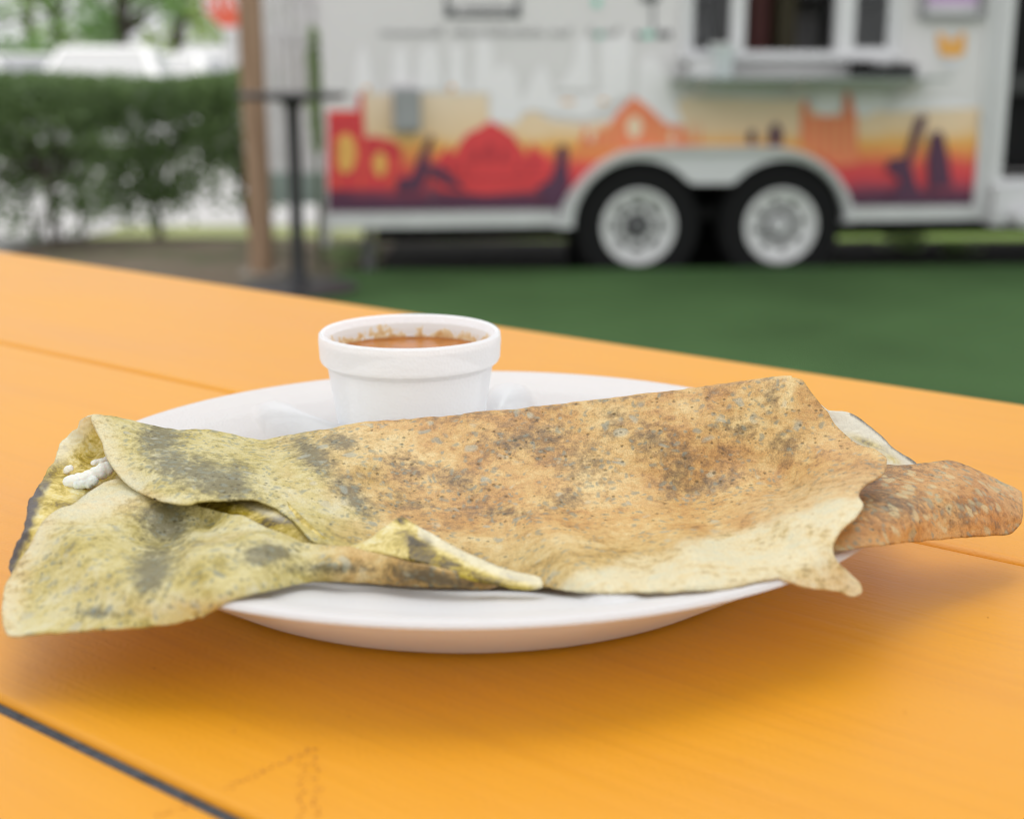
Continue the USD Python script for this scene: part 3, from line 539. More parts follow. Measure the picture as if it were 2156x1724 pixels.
# ---------------------------------------------------------------- picnic table
TH_ = math.radians(37.8); tdir = np.array([math.cos(TH_), -math.sin(TH_)]); tnor = np.array([math.sin(TH_), math.cos(TH_)])
paint = usdkit.material(stage, L + 'orange_paint', {
    'c': ('texture_coordinate', {}), 'mp': ('mapping', {'scale': (5., 160., 160.)}), 'n': ('noise_texture', {'scale': 1., 'detail': 7., 'roughness': .62, 'distortion': .25}),
    'mp2': ('mapping', {'scale': (3., 12., 12.)}), 'n2': ('noise_texture', {'scale': 1., 'detail': 4.}), 'n3': ('noise_texture', {'scale': 700., 'detail': 2.}), 'n4': ('noise_texture', {'scale': 55., 'detail': 2., 'roughness': .4}),
    'sp': ('rgb_ramp', {'ramp': [(.0, (0, 0, 0)), (.86, (0, 0, 0)), (.9, (1, 1, 1)), (1., (1, 1, 1))]}),
    'r': ('rgb_ramp', {'ramp': [(.3, (.745, .305, .004)), (.7, (.795, .352, .006))]}), 'gr': ('rgb_ramp', {'ramp': [(.25, (.90, .86, .82)), (.5, (1, 1, 1))]}), 'mx': ('mix', {'mix_type': 'multiply', 'fac': .55}),
    'dk': ('mix', {'mix_type': 'mix', 'color2': (.30, .12, .02)}),
    'h': ('math', {'math_type': 'multiply_add', 'value2': .25}), 'b': ('bump', {'strength': .55, 'distance': .0012}),
    'rr': ('map_range', {'from_min': .3, 'from_max': .7, 'to_min': .40, 'to_max': .54}),
    'p': ('principled_bsdf', {'roughness': .42, 'ior': 1.35, 'specular_ior_level': .5, 'coat_weight': .55, 'coat_roughness': .36, 'coat_ior': 1.35})},
    [('c.object', 'mp.vector'), ('mp.vector', 'n.vector'), ('c.object', 'mp2.vector'), ('mp2.vector', 'n2.vector'), ('c.object', 'n3.vector'), ('c.object', 'n4.vector'), ('n4.fac', 'sp.fac'), ('n2.fac', 'r.fac'), ('n.fac', 'gr.fac'), ('r.color', 'mx.color1'), ('gr.color', 'mx.color2'),
     ('mx.color', 'dk.color1'), ('sp.color', 'dk.fac'), ('dk.color', 'p.base_color'), ('n3.fac', 'h.value1'), ('n.fac', 'h.value3'), ('h.value', 'b.height'), ('b.normal', 'p.normal'), ('n2.fac', 'rr.value'), ('rr.result', 'p.roughness')], surface='p.BSDF')
table = thing('picnic_table', 'orange painted picnic table of wide planks under the plate', 'table', (0, 0, 0), -37.8)
def plank(o0, o1, r=.005):
    n = 8; prof = []
    for (cx_, cz_, a0) in ((o1 - r, TOP - r, 0), (o0 + r, TOP - r, 90), (o0 + r, TOP - .038 + r, 180), (o1 - r, TOP - .038 + r, 270)):
        for k in range(n + 1):
            a = math.radians(a0 + 90 * k / n); prof.append((cx_ + r * math.cos(a), cz_ + r * math.sin(a)))
    pr = np.array(prof); k = len(pr); xs_ = np.linspace(-1.15, .95, 22); V = []
    for x in xs_: V.append(np.c_[np.full(k, x), pr])
    V = np.vstack(V); f = []
    for j in range(len(xs_) - 1):
        for i in range(k):
            a, b = j * k + i, j * k + (i + 1) % k; f += [[a, b, b + k], [a, b + k, a + k]]
    for j, s in ((0, 1), (len(xs_) - 1, -1)):
        for i in range(1, k - 1): f.append([j * k, j * k + i + 1, j * k + i][::s])
    m = trimesh.Trimesh(V, f, process=False); m.fix_normals(); return m
edges = [(.4098, .6060), (.1704, .4082), (-.0780, .1668), (-.325, -.0815)]
planks = [obj('plank', plank(a, b, .0050 if i < 1 else .0020), paint, table, smooth=40) for i, (a, b) in enumerate(edges)]
grey_wood = mat('weathered_wood', (.13, .125, .12), .9, var=(60., .5), bump=(120., .004))
for x in (-.85, .65): obj('cross_beam', box(x, x + .09, -.30, .58, TOP - .13, TOP - .0385), grey_wood, table)
obj('batten', box(-1.1, .9, .145, .195, TOP - .06, TOP - .0387), grey_wood, table)
obj('gap_filler', box(-1.1, .9, .1670, .1702, TOP - .0384, TOP - .0016), mat('gap_dirt', (.075, .083, .095), .9, var=(300., .6), bump=(500., .003)), table)
for x in (-.80, .70):
    for s in (0, 1):
        y0 = .50 if s else -.15
        lg = box(-.045, .045, -.02, .02, 0, TOP - .132); lg.apply_transform(trimesh.transformations.rotation_matrix(math.radians(12 if s else -12), (1, 0, 0), (0, 0, TOP - .13))); lg.apply_translation((x, y0, 0)); obj('leg', lg, paint, table)
# faint pencil strokes and specks on the nearest planks
dm = mat('pencil_mark', (.46, .17, .02), .7)
mk = []
def on_table(x, y):
    p = at_z(x, y, TOP); return np.array([np.dot(p[:2], tdir), np.dot(p[:2], tnor)])
for (a, b, nn) in (((662, 1572), (470, 1664), 34), ((640, 1584), (632, 1724), 26), ((662, 1578), (664, 1724), 26), ((402, 1690), (330, 1722), 12), ((640, 1590), (662, 1572), 8)):
    for k in range(nn):
        f_ = (k + rng.uniform(.0, .8)) / nn; c = on_table(a[0] + (b[0] - a[0]) * f_ + rng.normal() * 4.5, a[1] + (b[1] - a[1]) * f_ + rng.normal() * 2)
        rr_ = rng.uniform(.00010, .00036); mk.append(sg.Point(c).buffer(rr_, 4))
m = extrude(unary_union(mk), .00012); m.apply_translation((0, 0, TOP + .00003)); obj('pencil_mark', m, dm, planks[2], kind='stuff')
for c in ((493, 1540, .00028), (735, 1508, .0002), (325, 1407, .00026), (1560, 1600, .00018), (1905, 1500, .0002), (2080, 1300, .0002)):
    m = extrude(sg.Point(on_table(*c[:2])).buffer(c[2], 6), .00014); m.apply_translation((0, 0, TOP + .00003)); obj('speck', m, dm, planks[2])

# ---------------------------------------------------------------- plate
PC = np.array([-.0124, .421]); 
foam = usdkit.material(stage, L + 'white_foam', {
    'g': ('geometry', {}), 'n': ('voronoi_texture', {'scale': 1400.}), 'n2': ('noise_texture', {'scale': 300., 'detail': 3.}), 'a': ('math', {'math_type': 'add'}), 'b': ('bump', {'strength': .4, 'distance': .0003}),
    'p': ('principled_bsdf', {'base_color': (.665, .675, .69), 'roughness': .42, 'subsurface_weight': .18, 'subsurface_scale': .003, 'subsurface_radius': (1., 1., 1.)})},
    [('g.position', 'n.vector'), ('g.position', 'n2.vector'), ('n.distance', 'a.value1'), ('n2.fac', 'a.value2'), ('a.value', 'b.height'), ('b.normal', 'p.normal')], surface='p.BSDF')
rs = np.concatenate([np.linspace(.0005, .088, 46), np.linspace(.089, .1265, 44)]); nth = 360; ths = np.linspace(0, 2 * PI, nth, endpoint=False)
def top_z(r, th):
    base = np.interp(r, [0, .086, .090, .098, .106, .112, .117, .122, .1245, .1265], [.0035, .0035, .0042, .0095, .0165, .0205, .0228, .0246, .0252, .0248])
    soft = np.interp(r, [0, .040, .050, .062, .075, .090, .100, .107, .114, .1195, .1235, .1255, .1265], [.0035, .0035, .0052, .0088, .0124, .0166, .0192, .0208, .0222, .0240, .0249, .0251, .0248])
    k = np.clip((.35 - np.sin(th)) / .7, 0, 1); k = k * k * (3 - 2 * k); base = base * (1 - k) + soft * k
    x, y = r * np.cos(th), r * np.sin(th); ridge = 0 * r
    for a in (132, 84, 290):
        d = np.array([math.cos(math.radians(a)), math.sin(math.radians(a))]); al = x * d[0] + y * d[1]; ac = -x * d[1] + y * d[0]
        w = .0050 + .010 * np.clip((al - .088) / .02, 0, 1) ** 1.5
        ridge = np.maximum(ridge, .0195 * np.exp(-(np.abs(ac) / w) ** 2.6) * (al > 0) * np.clip(al / .01, 0, 1))
    return np.maximum(base, .0035 + ridge * np.clip((.121 - r) / .006, 0, 1))
Rg, Tg = np.meshgrid(rs, ths); Zt = top_z(Rg, Tg); 
kk = len(rs)
bot = np.interp(rs, [0, .0855, .0885, .1215, .1255, .1266], [0, 0, .001, .0218, .0235, .0240])
Vt_ = np.stack([Rg * np.cos(Tg), Rg * np.sin(Tg), Zt], -1).reshape(-1, 3); rb = rs * (.1272 / .1265)
Vb_ = np.stack([rb * np.cos(Tg), rb * np.sin(Tg), np.tile(bot, (nth, 1))], -1).reshape(-1, 3)
f = []; N0 = nth * kk
for i in range(nth):
    j = (i + 1) % nth; a = i * kk + np.arange(kk - 1); b = j * kk + np.arange(kk - 1)
    f += [np.c_[a, b + 1, b], np.c_[a, a + 1, b + 1], np.c_[a, b, b + 1] + N0, np.c_[a, b + 1, a + 1] + N0]
    ta, tb_ = i * kk + kk - 1, j * kk + kk - 1; f += [np.array([[ta, ta + N0, tb_ + N0], [ta, tb_ + N0, tb_]])]
pm = trimesh.Trimesh(np.vstack([Vt_, Vb_]), np.vstack(f), process=False); pm.fix_normals()
plate = obj('foam_plate', pm, foam, smooth=40, label='round white foam plate with divided compartments under the folded crepe', category='plate')
UsdGeom.Xformable(plate).AddTranslateOp().Set(Gf.Vec3d(PC[0], PC[1], TOP + .0003))

# ---------------------------------------------------------------- sauce cup
cup = thing('foam_cup', 'small white foam cup of brown sauce standing at the back of the plate', 'cup', (-.0357, .488, TOP + .0041))
cupm = usdkit.material(stage, L + 'cup_foam', {
    'g': ('geometry', {}), 'c': ('texture_coordinate', {}), 'n': ('voronoi_texture', {'scale': 900.}), 'b': ('bump', {'strength': .35, 'distance': .0003}),
    'p': ('principled_bsdf', {'base_color': (.78, .80, .83), 'roughness': .5, 'subsurface_weight': .3, 'subsurface_scale': .006, 'subsurface_radius': (1., 1., 1.)})},
    [('g.position', 'n.vector'), ('n.distance', 'b.height'), ('b.normal', 'p.normal')], surface='p.BSDF')
H_ = .0492
obj('cup_body', lathe([(0, 0), (.0225, 0), (.0235, .0008), (.0288, H_ - .0125), (.0292, H_ - .0118), (.0310, H_ - .0102), (.0315, H_ - .009), (.0318, H_ - .003), (.0316, H_ - .0008), (.0308, H_), (.0298, H_ - .0004), (.0293, H_ - .0022), (.0290, H_ - .003)], 144), cupm, cup, smooth=25)
stain = usdkit.material(stage, L + 'stained_foam', {
    'c': ('texture_coordinate', {}), 'mp': ('mapping', {'scale': (1., 1., .8)}), 'n': ('noise_texture', {'scale': 210., 'detail': 5., 'roughness': .6, 'distortion': .6}), 's': ('separate_xyz', {}),
    'h': ('map_range', {'from_min': H_ - .010, 'from_max': H_ - .0028, 'to_min': .20, 'to_max': -.14}), 'a': ('math', {'math_type': 'add'}),
    'r': ('rgb_ramp', {'ramp': [(.48, (.82, .82, .80)), (.54, (.80, .64, .38)), (.70, (.62, .34, .11)), (.85, (.50, .24, .07))]}), 'p': ('principled_bsdf', {'roughness': .35})},
    [('c.object', 'mp.vector'), ('mp.vector', 'n.vector'), ('c.object', 's.vector'), ('s.z', 'h.value'), ('h.result', 'a.value1'), ('n.fac', 'a.value2'), ('a.value', 'r.fac'), ('r.color', 'p.base_color')], surface='p.BSDF')
obj('cup_lining', lathe([(.0290, H_ - .003), (.0287, H_ - .0042), (.0283, H_ - .0055), (.0275, H_ - .0125), (.02, .004), (0, .003)], 144), stain, cup, smooth=True, label='inside of the cup splashed with sauce')
sauce_m = mat('sauce', (.42, .155, .035), .16, var=(150., .25), bump=(120., .0003))
zS = .0451 - .0041
obj('sauce', lathe([(0, zS - .0004), (.0265, zS - .0004), (.0277, zS), (.0281, zS + .0004), (.0279, zS - .002), (0, zS - .003)], 96), sauce_m, cup, smooth=30)

# ---------------------------------------------------------------- the folded dosa
def dosa_mat(name, roll=False):
    N = {'g': ('geometry', {}), 'at': ('attribute', {'attribute': 'mask'}), 'sep': ('separate_color', {}),
         # broad browning
         'n1': ('noise_texture', {'scale': 55., 'detail': 5., 'roughness': .62, 'distortion': .4}), 'n2': ('noise_texture', {'scale': 420., 'detail': 5., 'roughness': .7}), 'n3': ('noise_texture', {'scale': 2600., 'detail': 2., 'roughness': .6}),
         'br': ('rgb_ramp', {'ramp': [(.30, lin(238, 212, 152)), (.44, lin(224, 184, 116)), (.56, lin(208, 158, 92)), (.72, lin(178, 126, 70))]}),
         'gr': ('rgb_ramp', {'ramp': [(.25, lin(230, 226, 194)), (.42, lin(221, 209, 148)), (.58, lin(202, 184, 96)), (.75, lin(158, 142, 66))]}),
         'cr': ('rgb_ramp', {'ramp': [(.28, lin(222, 222, 196)), (.46, lin(236, 224, 184)), (.58, lin(230, 206, 146)), (.74, lin(208, 164, 98))]}),
         'mg': ('mix', {}), 'mc': ('mix', {}),
         'nb': ('math', {'math_type': 'multiply_add', 'value2': .75}), 'n6': ('noise_texture', {'scale': 1., 'detail': 3., 'roughness': .6, 'distortion': .3}), 'n6m': ('mapping', {'scale': (70., 330., 330.)}), 'nb3': ('math', {'math_type': 'multiply_add', 'value2': .22, 'value3': -.225}), 'nb2': ('math', {'math_type': 'multiply_add', 'value2': .44}),
         # grey toasted patches, speckled
         'dsum': ('math', {'math_type': 'multiply_add', 'value2': .75}), 'dn': ('math', {'math_type': 'multiply_add', 'value2': 1.25, 'value3': -.945}), 'dr': ('map_range', {'from_min': .12, 'from_max': .50, 'to_min': 0., 'to_max': .74, 'clamp': True}),
         'md': ('mix', {'color2': lin(86, 84, 70)}),
         # pale blisters
         'v1': ('voronoi_texture', {'scale': 230., 'randomness': 1.}), 'vd': ('noise_texture', {'scale': 210., 'detail': 1.}), 'va': ('mix_vector', {'fac': .005}), 
         'vs': ('separate_color', {}), 'vp': ('math', {'math_type': 'greater_than', 'value2': .55}), 'vrad': ('math', {'math_type': 'multiply_add', 'value2': .46, 'value3': -.02}), 'vt': ('math', {'math_type': 'subtract'}),
         'vm': ('map_range', {'from_min': -.06, 'from_max': .16, 'to_min': 0., 'to_max': .66, 'clamp': True}), 'vq': ('math', {'math_type': 'multiply'}), 'vq0': ('math', {'math_type': 'multiply'}), 'wq0': ('math', {'math_type': 'multiply'}), 'vcol': ('rgb_ramp', {'ramp': [(.0, lin(138, 146, 138)), (.45, lin(176, 180, 164)), (1., lin(220, 210, 176))]}), 'mv': ('mix', {}), 'v3': ('voronoi_texture', {'scale': 480., 'randomness': 1.}), 'ws': ('separate_color', {}), 'n5': ('noise_texture', {'scale': 38., 'detail': 2.}), 'wa': ('math', {'math_type': 'add'}), 'wb': ('math', {'math_type': 'multiply_add', 'value2': .5}), 'wp': ('math', {'math_type': 'greater_than', 'value2': 1.14}), 'wt': ('map_range', {'from_min': .50, 'from_max': .22, 'to_min': 0., 'to_max': .62, 'clamp': True}), 'wq': ('math', {'math_type': 'multiply'}), 'wv': ('mix', {'color2': lin(142, 148, 132)}),
         # pin holes
         'v2': ('voronoi_texture', {'scale': 620., 'randomness': 1.}), 'ps': ('separate_color', {}), 'pa': ('math', {'math_type': 'add'}), 'pb': ('math', {'math_type': 'multiply_add', 'value2': .7}), 'pr': ('math', {'math_type': 'multiply_add', 'value2': .26}), 'pp': ('math', {'math_type': 'greater_than', 'value2': 1.27}), 'pt': ('map_range', {'from_min': .44, 'from_max': .20, 'to_min': 0., 'to_max': .62, 'clamp': True}), 'pq': ('math', {'math_type': 'multiply'}), 'pc': ('math', {'math_type': 'multiply'}), 'icr': ('math', {'math_type': 'subtract', 'value1': 1.0}),
         'mp': ('mix', {'color2': lin(72, 62, 24)}),
         # fine grain
         'fr': ('rgb_ramp', {'ramp': [(.3, (.70, .68, .64)), (.52, (1, 1, 1)), (.75, (1.18, 1.18, 1.18))]}), 'mf': ('mix', {'mix_type': 'multiply', 'fac': .75}),
         'b1': ('math', {'math_type': 'multiply_add', 'value2': -.9}), 'b2': ('math', {'math_type': 'multiply_add', 'value2': .35}), 'b3': ('math', {'math_type': 'multiply_add', 'value2': -.35}), 'bp': ('bump', {'strength': .5, 'distance': .0006}),
         'p': ('principled_bsdf', {'roughness': .38, 'specular_ior_level': .5}), 't': ('translucent_bsdf', {}), 'x': ('mix_closure', {'fac': .16})}
    if roll:
        N['br'] = ('rgb_ramp', {'ramp': [(.30, lin(226, 180, 112)), (.47, lin(212, 152, 84)), (.60, lin(192, 122, 54)), (.76, lin(150, 90, 38))]})
        N['v1'] = ('voronoi_texture', {'scale': 250., 'randomness': 1.}); N['vp'] = ('math', {'math_type': 'greater_than', 'value2': .12}); N['vrad'] = ('math', {'math_type': 'multiply_add', 'value2': .34, 'value3': .20})
        N['vcol'] = ('rgb_ramp', {'ramp': [(.0, lin(140, 148, 130)), (.4, lin(206, 194, 150)), (1., lin(234, 214, 160))]})
    K = [('at.color', 'sep.color')] + [('g.position', f'{n}.vector') for n in ('n1', 'n2', 'n3', 'vd')]
    K += [('g.position', 'va.a'), ('vd.color', 'va.b'), ('va.result', 'v1.vector')]
    K += [('n1.fac', 'nb.value1'), ('n2.fac', 'nb2.value1'), ('g.position', 'n6m.vector'), ('n6m.vector', 'n6.vector'), ('n6.fac', 'nb3.value1'), ('nb3.value', 'nb2.value3'), ('nb2.value', 'nb.value3'), ('nb.value', 'br.fac'), ('nb.value', 'gr.fac'), ('nb.value', 'cr.fac'), ('br.color', 'mg.color1'), ('gr.color', 'mg.color2'), ('sep.g', 'mg.fac'), ('mg.color', 'mc.color1'), ('cr.color', 'mc.color2'), ('sep.r', 'mc.fac')]
    K += [('n2.fac', 'dn.value1'), ('n1.fac', 'dsum.value1'), ('dn.value', 'dsum.value3'), ('sep.b', 'dadd.value1'), ('dsum.value', 'dadd.value2'), ('dadd.value', 'dr.value'), ('mc.color', 'md.color1'), ('dr.result', 'md.fac')]
    N['dadd'] = ('math', {'math_type': 'add'})
    K += [('v1.color', 'vs.color'), ('vs.r', 'vp.value1'), ('vs.g', 'vrad.value1'), ('vrad.value', 'vt.value1'), ('v1.distance', 'vt.value2'), ('vt.value', 'vm.value'), ('vm.result', 'vq0.value1'), ('vp.value', 'vq0.value2'), ('vq0.value', 'vq.value1'), ('icr.value', 'vq.value2'), ('vs.b', 'vcol.fac'), ('vcol.color', 'mv.color2'), ('vq.value', 'mv.fac'), ('g.position', 'n5.vector'), ('v3.color', 'ws.color'), ('ws.r', 'wa.value1'), ('n5.fac', 'wa.value2'), ('sep.b', 'wb.value1'), ('wa.value', 'wb.value3'), ('wb.value', 'wp.value1'), ('v3.distance', 'wt.value'), ('wt.result', 'wq0.value1'), ('wp.value', 'wq0.value2'), ('va.result', 'v3.vector'), ('wq0.value', 'wq.value1'), ('icr.value', 'wq.value2'), ('md.color', 'wv.color1'), ('wq.value', 'wv.fac'), ('wv.color', 'mv.color1')]
    K += [('v2.color', 'ps.color'), ('ps.r', 'pa.value1'), ('n5.fac', 'pa.value2'), ('sep.b', 'pb.value1'), ('pa.value', 'pb.value3'), ('pb.value', 'pp.value1'), ('ps.g', 'pr.value1'), ('v2.distance', 'pr.value3'), ('pr.value', 'pt.value'), ('g.position', 'v2.vector'), ('pt.result', 'pq.value1'), ('pp.value', 'pq.value2'), ('sep.r', 'icr.value2'), ('pq.value', 'pc.value1'), ('icr.value', 'pc.value2'), ('mv.color', 'mp.color1'), ('pc.value', 'mp.fac')]
    K += [('n3.fac', 'fr.fac'), ('mp.color', 'mf.color1'), ('fr.color', 'mf.color2'), ('mf.color', 'p.base_color'), ('mf.color', 't.color')]
    K += [('pc.value', 'b1.value1'), ('n2.fac', 'b1.value3'), ('n3.fac', 'b2.value1'), ('b1.value', 'b2.value3'), ('vq.value', 'b3.value1'), ('b2.value', 'b3.value3'), ('b3.value', 'bp.height'), ('bp.normal', 'p.normal'), ('p.BSDF', 'x.closure1'), ('t.BSDF', 'x.closure2')]
    return usdkit.material(stage, L + name, N, K, surface='x.closure')
dosa_m = dosa_mat('dosa_skin')
inner_m = usdkit.material(stage, L + 'chutney_side', {
    'g': ('geometry', {}), 'n1': ('noise_texture', {'scale': 130., 'detail': 6., 'roughness': .68, 'distortion': .8}), 'n2': ('noise_texture', {'scale': 900., 'detail': 4.}), 'at': ('attribute', {'attribute': 'mask'}), 'sep': ('separate_color', {}),
    'r': ('rgb_ramp', {'ramp': [(.30, lin(232, 224, 176)), (.44, lin(222, 200, 110)), (.56, lin(176, 152, 34)), (.68, lin(112, 92, 16)), (.8, lin(60, 50, 20))]}),
    's': ('math', {'math_type': 'add'}), 'o': ('math', {'math_type': 'multiply_add', 'value2': .35, 'value3': -.17}), 'a': ('math', {'math_type': 'multiply_add', 'value2': .30, 'value3': -.15}), 's2': ('math', {'math_type': 'add'}), 'mb': ('mix', {'color2': lin(74, 66, 62)}), 'mw': ('mix', {'color2': lin(236, 234, 220)}),
    'b': ('bump', {'strength': .8, 'distance': .0008}), 'p': ('principled_bsdf', {'roughness': .32, 'specular_ior_level': .5})},
    [('g.position', 'n1.vector'), ('g.position', 'n2.vector'), ('at.color', 'sep.color'), ('sep.g', 'o.value1'), ('n2.fac', 'a.value1'), ('n1.fac', 's.value1'), ('a.value', 's.value2'), ('s.value', 's2.value1'), ('o.value', 's2.value2'), ('s2.value', 'r.fac'),
     ('r.color', 'mw.color1'), ('sep.r', 'mw.fac'), ('mw.color', 'mb.color1'), ('sep.b', 'mb.fac'), ('mb.color', 'p.base_color'), ('s2.value', 'b.height'), ('b.normal', 'p.normal')], surface='p.BSDF')

def smooth_closed(pts, step, rag=0., seed=0):
    P = np.array(pts, float); n = len(P); out = []; owner = []
    for i in range(n):
        p0, p1, p2, p3 = P[i - 1], P[i], P[(i + 1) % n], P[(i + 2) % n]
        k = max(2, int(np.hypot(*(p2 - p1)) / step)); t = np.arange(k) / k
        # centripetal-ish tension so that sharp corners stay
        m1, m2 = (p2 - p0) * .35, (p3 - p1) * .35
        lim = np.hypot(*(p2 - p1)); 
        for m in (m1, m2):
            l = np.hypot(*m)
            if l > lim: m *= lim / l
        h = np.c_[2 * t**3 - 3 * t**2 + 1, t**3 - 2 * t**2 + t, -2 * t**3 + 3 * t**2, t**3 - t**2]
        out.append(h @ np.stack([p1, m1, p2, m2])); owner += [i] * k
    Q = np.vstack(out)
    if rag:
        nn = meshkit.fbm(np.c_[Q / 22., np.full(len(Q), seed)], 4, seed) - .5
        d = np.roll(Q, -1, 0) - np.roll(Q, 1, 0); d /= np.maximum(np.linalg.norm(d, axis=1, keepdims=True), 1e-6)
        Q = Q + np.c_[d[:, 1], -d[:, 0]] * (nn * rag)[:, None]
    return Q, np.array(owner)
def clear_plate(Q, Y, D, gap):
    # keep the sheet on top of the plate wherever it lies over it or its rim
    ts = np.linspace(.25, .47, 441); hit = np.full(len(Q), 9.)
    for a in range(0, len(Q), 4000):
        q_ = Q[a:a + 4000]; w = ray(q_[:, 0], q_[:, 1]); S = np.array([0, 0, EYE]) + (w / w[:, 1:2])[:, None, :] * ts[None, :, None]
        x, y = S[..., 0] - PC[0], S[..., 1] - PC[1]; r_ = np.hypot(x, y); zz_ = S[..., 2] - TOP
        ins = (r_ < .1285) & (zz_ < top_z(np.minimum(r_, .1265), np.arctan2(y, x)) + gap) & (zz_ > np.interp(r_, rs, bot) - .002)
        any_ = ins.any(1); hit[a:a + 4000][any_] = ts[ins.argmax(1)[any_]]
    d = np.maximum(0, Y - hit); e_ = d.copy(); E = np.vstack([D[:, [0, 1]], D[:, [1, 2]], D[:, [2, 0]]]); E = np.vstack([E, E[:, ::-1]])
    cnt = np.maximum(np.bincount(E[:, 0], minlength=len(Q)), 1)
    for _ in range(420):
        e_ = np.maximum(np.bincount(E[:, 0], e_[E[:, 1]], minlength=len(Q)) / cnt, d)
    for _ in range(70): e_ = .5 * e_ + .5 * np.bincount(E[:, 0], e_[E[:, 1]], minlength=len(Q)) / cnt
    return Y - e_
def sheet(name, poly, ctrl, parent, material, maskf, thick=.0009, step=4.5, rag=3., wrinkle=.0006, seed=1, ridge=None, pillow=0., smoothing=0., ridge_down=.03, wr_scale=90., label=None, gap=.0024, rim=0.):
    B, owner = smooth_closed(poly, step, rag, seed)
    pg = sg.Polygon(B).buffer(0)
    pg = max(getattr(pg, 'geoms', [pg]), key=lambda g: g.area)
    x0, y0, x1, y1 = pg.bounds; r = np.random.default_rng(seed)
    gx, gy = np.meshgrid(np.arange(x0, x1, step), np.arange(y0, y1, step * .85)); gx[1::2] += step / 2
    G = np.c_[gx.ravel(), gy.ravel()] + r.normal(size=(gx.size, 2)) * step * .08
    import shapely
    inn = shapely.contains_xy(pg.buffer(-step * .55), G[:, 0], G[:, 1]); G = G[inn]
    Q = np.vstack([B, G]); nb = len(B)
    D = Delaunay(Q).simplices; c = Q[D].mean(1); D = D[shapely.contains_xy(pg.buffer(.05), c[:, 0], c[:, 1])]
    C = np.array(ctrl, float); rbf = RBFInterpolator(C[:, :2] / 100., C[:, 2], kernel='thin_plate_spline', smoothing=smoothing)
    Y = rbf(Q / 100.)
    Y = clear_plate(Q, Y, D, gap)
    P = at_y(Q[:, 0], Q[:, 1], Y)
    # orientation: towards the camera
    fn = np.cross(P[D[:, 1]] - P[D[:, 0]], P[D[:, 2]] - P[D[:, 0]]); cc = P[D].mean(1) - [0, 0, EYE]
    flip = (fn * cc).sum(1) > 0; D[flip] = D[flip][:, ::-1]
    F = list(D); px = Q.copy()
    if ridge is not None:                       # continue the sheet over the fold and down behind it
        ids = [i for i in range(nb) if owner[i] in ridge]; ids.append((ids[-1] + 1) % nb); rows = [ids]; Pl = [P]; n0 = len(P)
        base = P[ids]
        for (dy, dz_) in ((.0012, .0002), (.0026, -.0004), (.004, -.0018), (.0055, -.005), (.009, -.012), (.014, -.02), (.02, -ridge_down)):
            q_ = base + [0, dy, dz_]; q_[:, 2] = np.maximum(q_[:, 2], TOP + .0065 + .002)
            rows.append(list(range(n0, n0 + len(ids)))); n0 += len(ids); Pl.append(q_); px = np.vstack([px, Q[ids]])
        P = np.vstack(Pl)
        for a, b in zip(rows[:-1], rows[1:]):
            for i in range(len(ids) - 1): F += [np.array([a[i], b[i], b[i + 1]]), np.array([a[i], b[i + 1], a[i + 1]])]
    F = np.array(F)
    if ridge is not None:
        # make the strip wind the same way as the sheet
        m = trimesh.Trimesh(P, F, process=False); trimesh.repair.fix_winding(m); F = np.array(m.faces)
        fn = np.cross(P[F[:, 1]] - P[F[:, 0]], P[F[:, 2]] - P[F[:, 0]]); cc = P[F].mean(1) - [0, 0, EYE]
        if ((fn * cc).sum(1)[:len(D)] > 0).mean() > .5: F = F[:, ::-1]
    def vnorm(P):
        fn = np.cross(P[F[:, 1]] - P[F[:, 0]], P[F[:, 2]] - P[F[:, 0]]); n = np.zeros_like(P)
        for k in range(3): np.add.at(n, F[:, k], fn)
        return n / np.maximum(np.linalg.norm(n, axis=1, keepdims=True), 1e-12)
    n = vnorm(P)
    w = (meshkit.fbm(P * wr_scale, 4, seed) - .5) * 2 * wrinkle + (meshkit.fbm(P * 420., 2, seed + 5) - .5) * .0003
    P = P + n * w[:, None]; n = vnorm(P)
    th = np.full(len(P), thick)
    if pillow:
        dd = np.array([pg.exterior.distance(sg.Point(q_)) for q_ in px]); th = thick + pillow * (1 - np.exp(-dd / 30.))
    back = P - n * th[:, None]
    if pillow: back = P + np.array([0, 1., -.25]) * th[:, None]
    if pillow: back[:, 2] = np.maximum(back[:, 2], TOP + .001)
    E = np.vstack([F[:, [0, 1]], F[:, [1, 2]], F[:, [2, 0]]]); key = {}
    for a, b in E: key[(a, b)] = 1
    bd = np.array([(a, b) for (a, b) in key if (b, a) not in key]); n_ = len(P)
    FF = np.vstack([F, F[:, ::-1] + n_, np.c_[bd[:, 1], bd[:, 0], bd[:, 0] + n_], np.c_[bd[:, 1], bd[:, 0] + n_, bd[:, 1] + n_]])
    mk_ = maskf(px[:, 0], px[:, 1])
    if rim:
        dd = np.array([pg.exterior.distance(sg.Point(q_)) for q_ in px[:nb + len(G)]]); nz = meshkit.fbm(np.c_[px[:len(dd)] / 25., np.full(len(dd), 2.)], 3, 4)
        mk_[:len(dd), 2] = np.clip(mk_[:len(dd), 2] + rim * np.exp(-dd / 4.5) * nz * ss(700, 1000, px[:len(dd), 0]) * (1 - mk_[:len(dd), 0]), 0, 1)
    mk_ = np.vstack([mk_, mk_])
    return obj(name, trimesh.Trimesh(np.vstack([P, back]), FF, process=False), material, parent, smooth=True, mask=mk_, label=label)
def ss(a, b, x): t = np.clip((x - a) / (b - a), 0, 1); return t * t * (3 - 2 * t)
def blob(x, y, cx_, cy_, rx, ry, rot=0.):
    c, s = math.cos(rot), math.sin(rot); u, v = (x - cx_) * c + (y - cy_) * s, -(x - cx_) * s + (y - cy_) * c
    return np.exp(-((u / rx) ** 2 + (v / ry) ** 2))
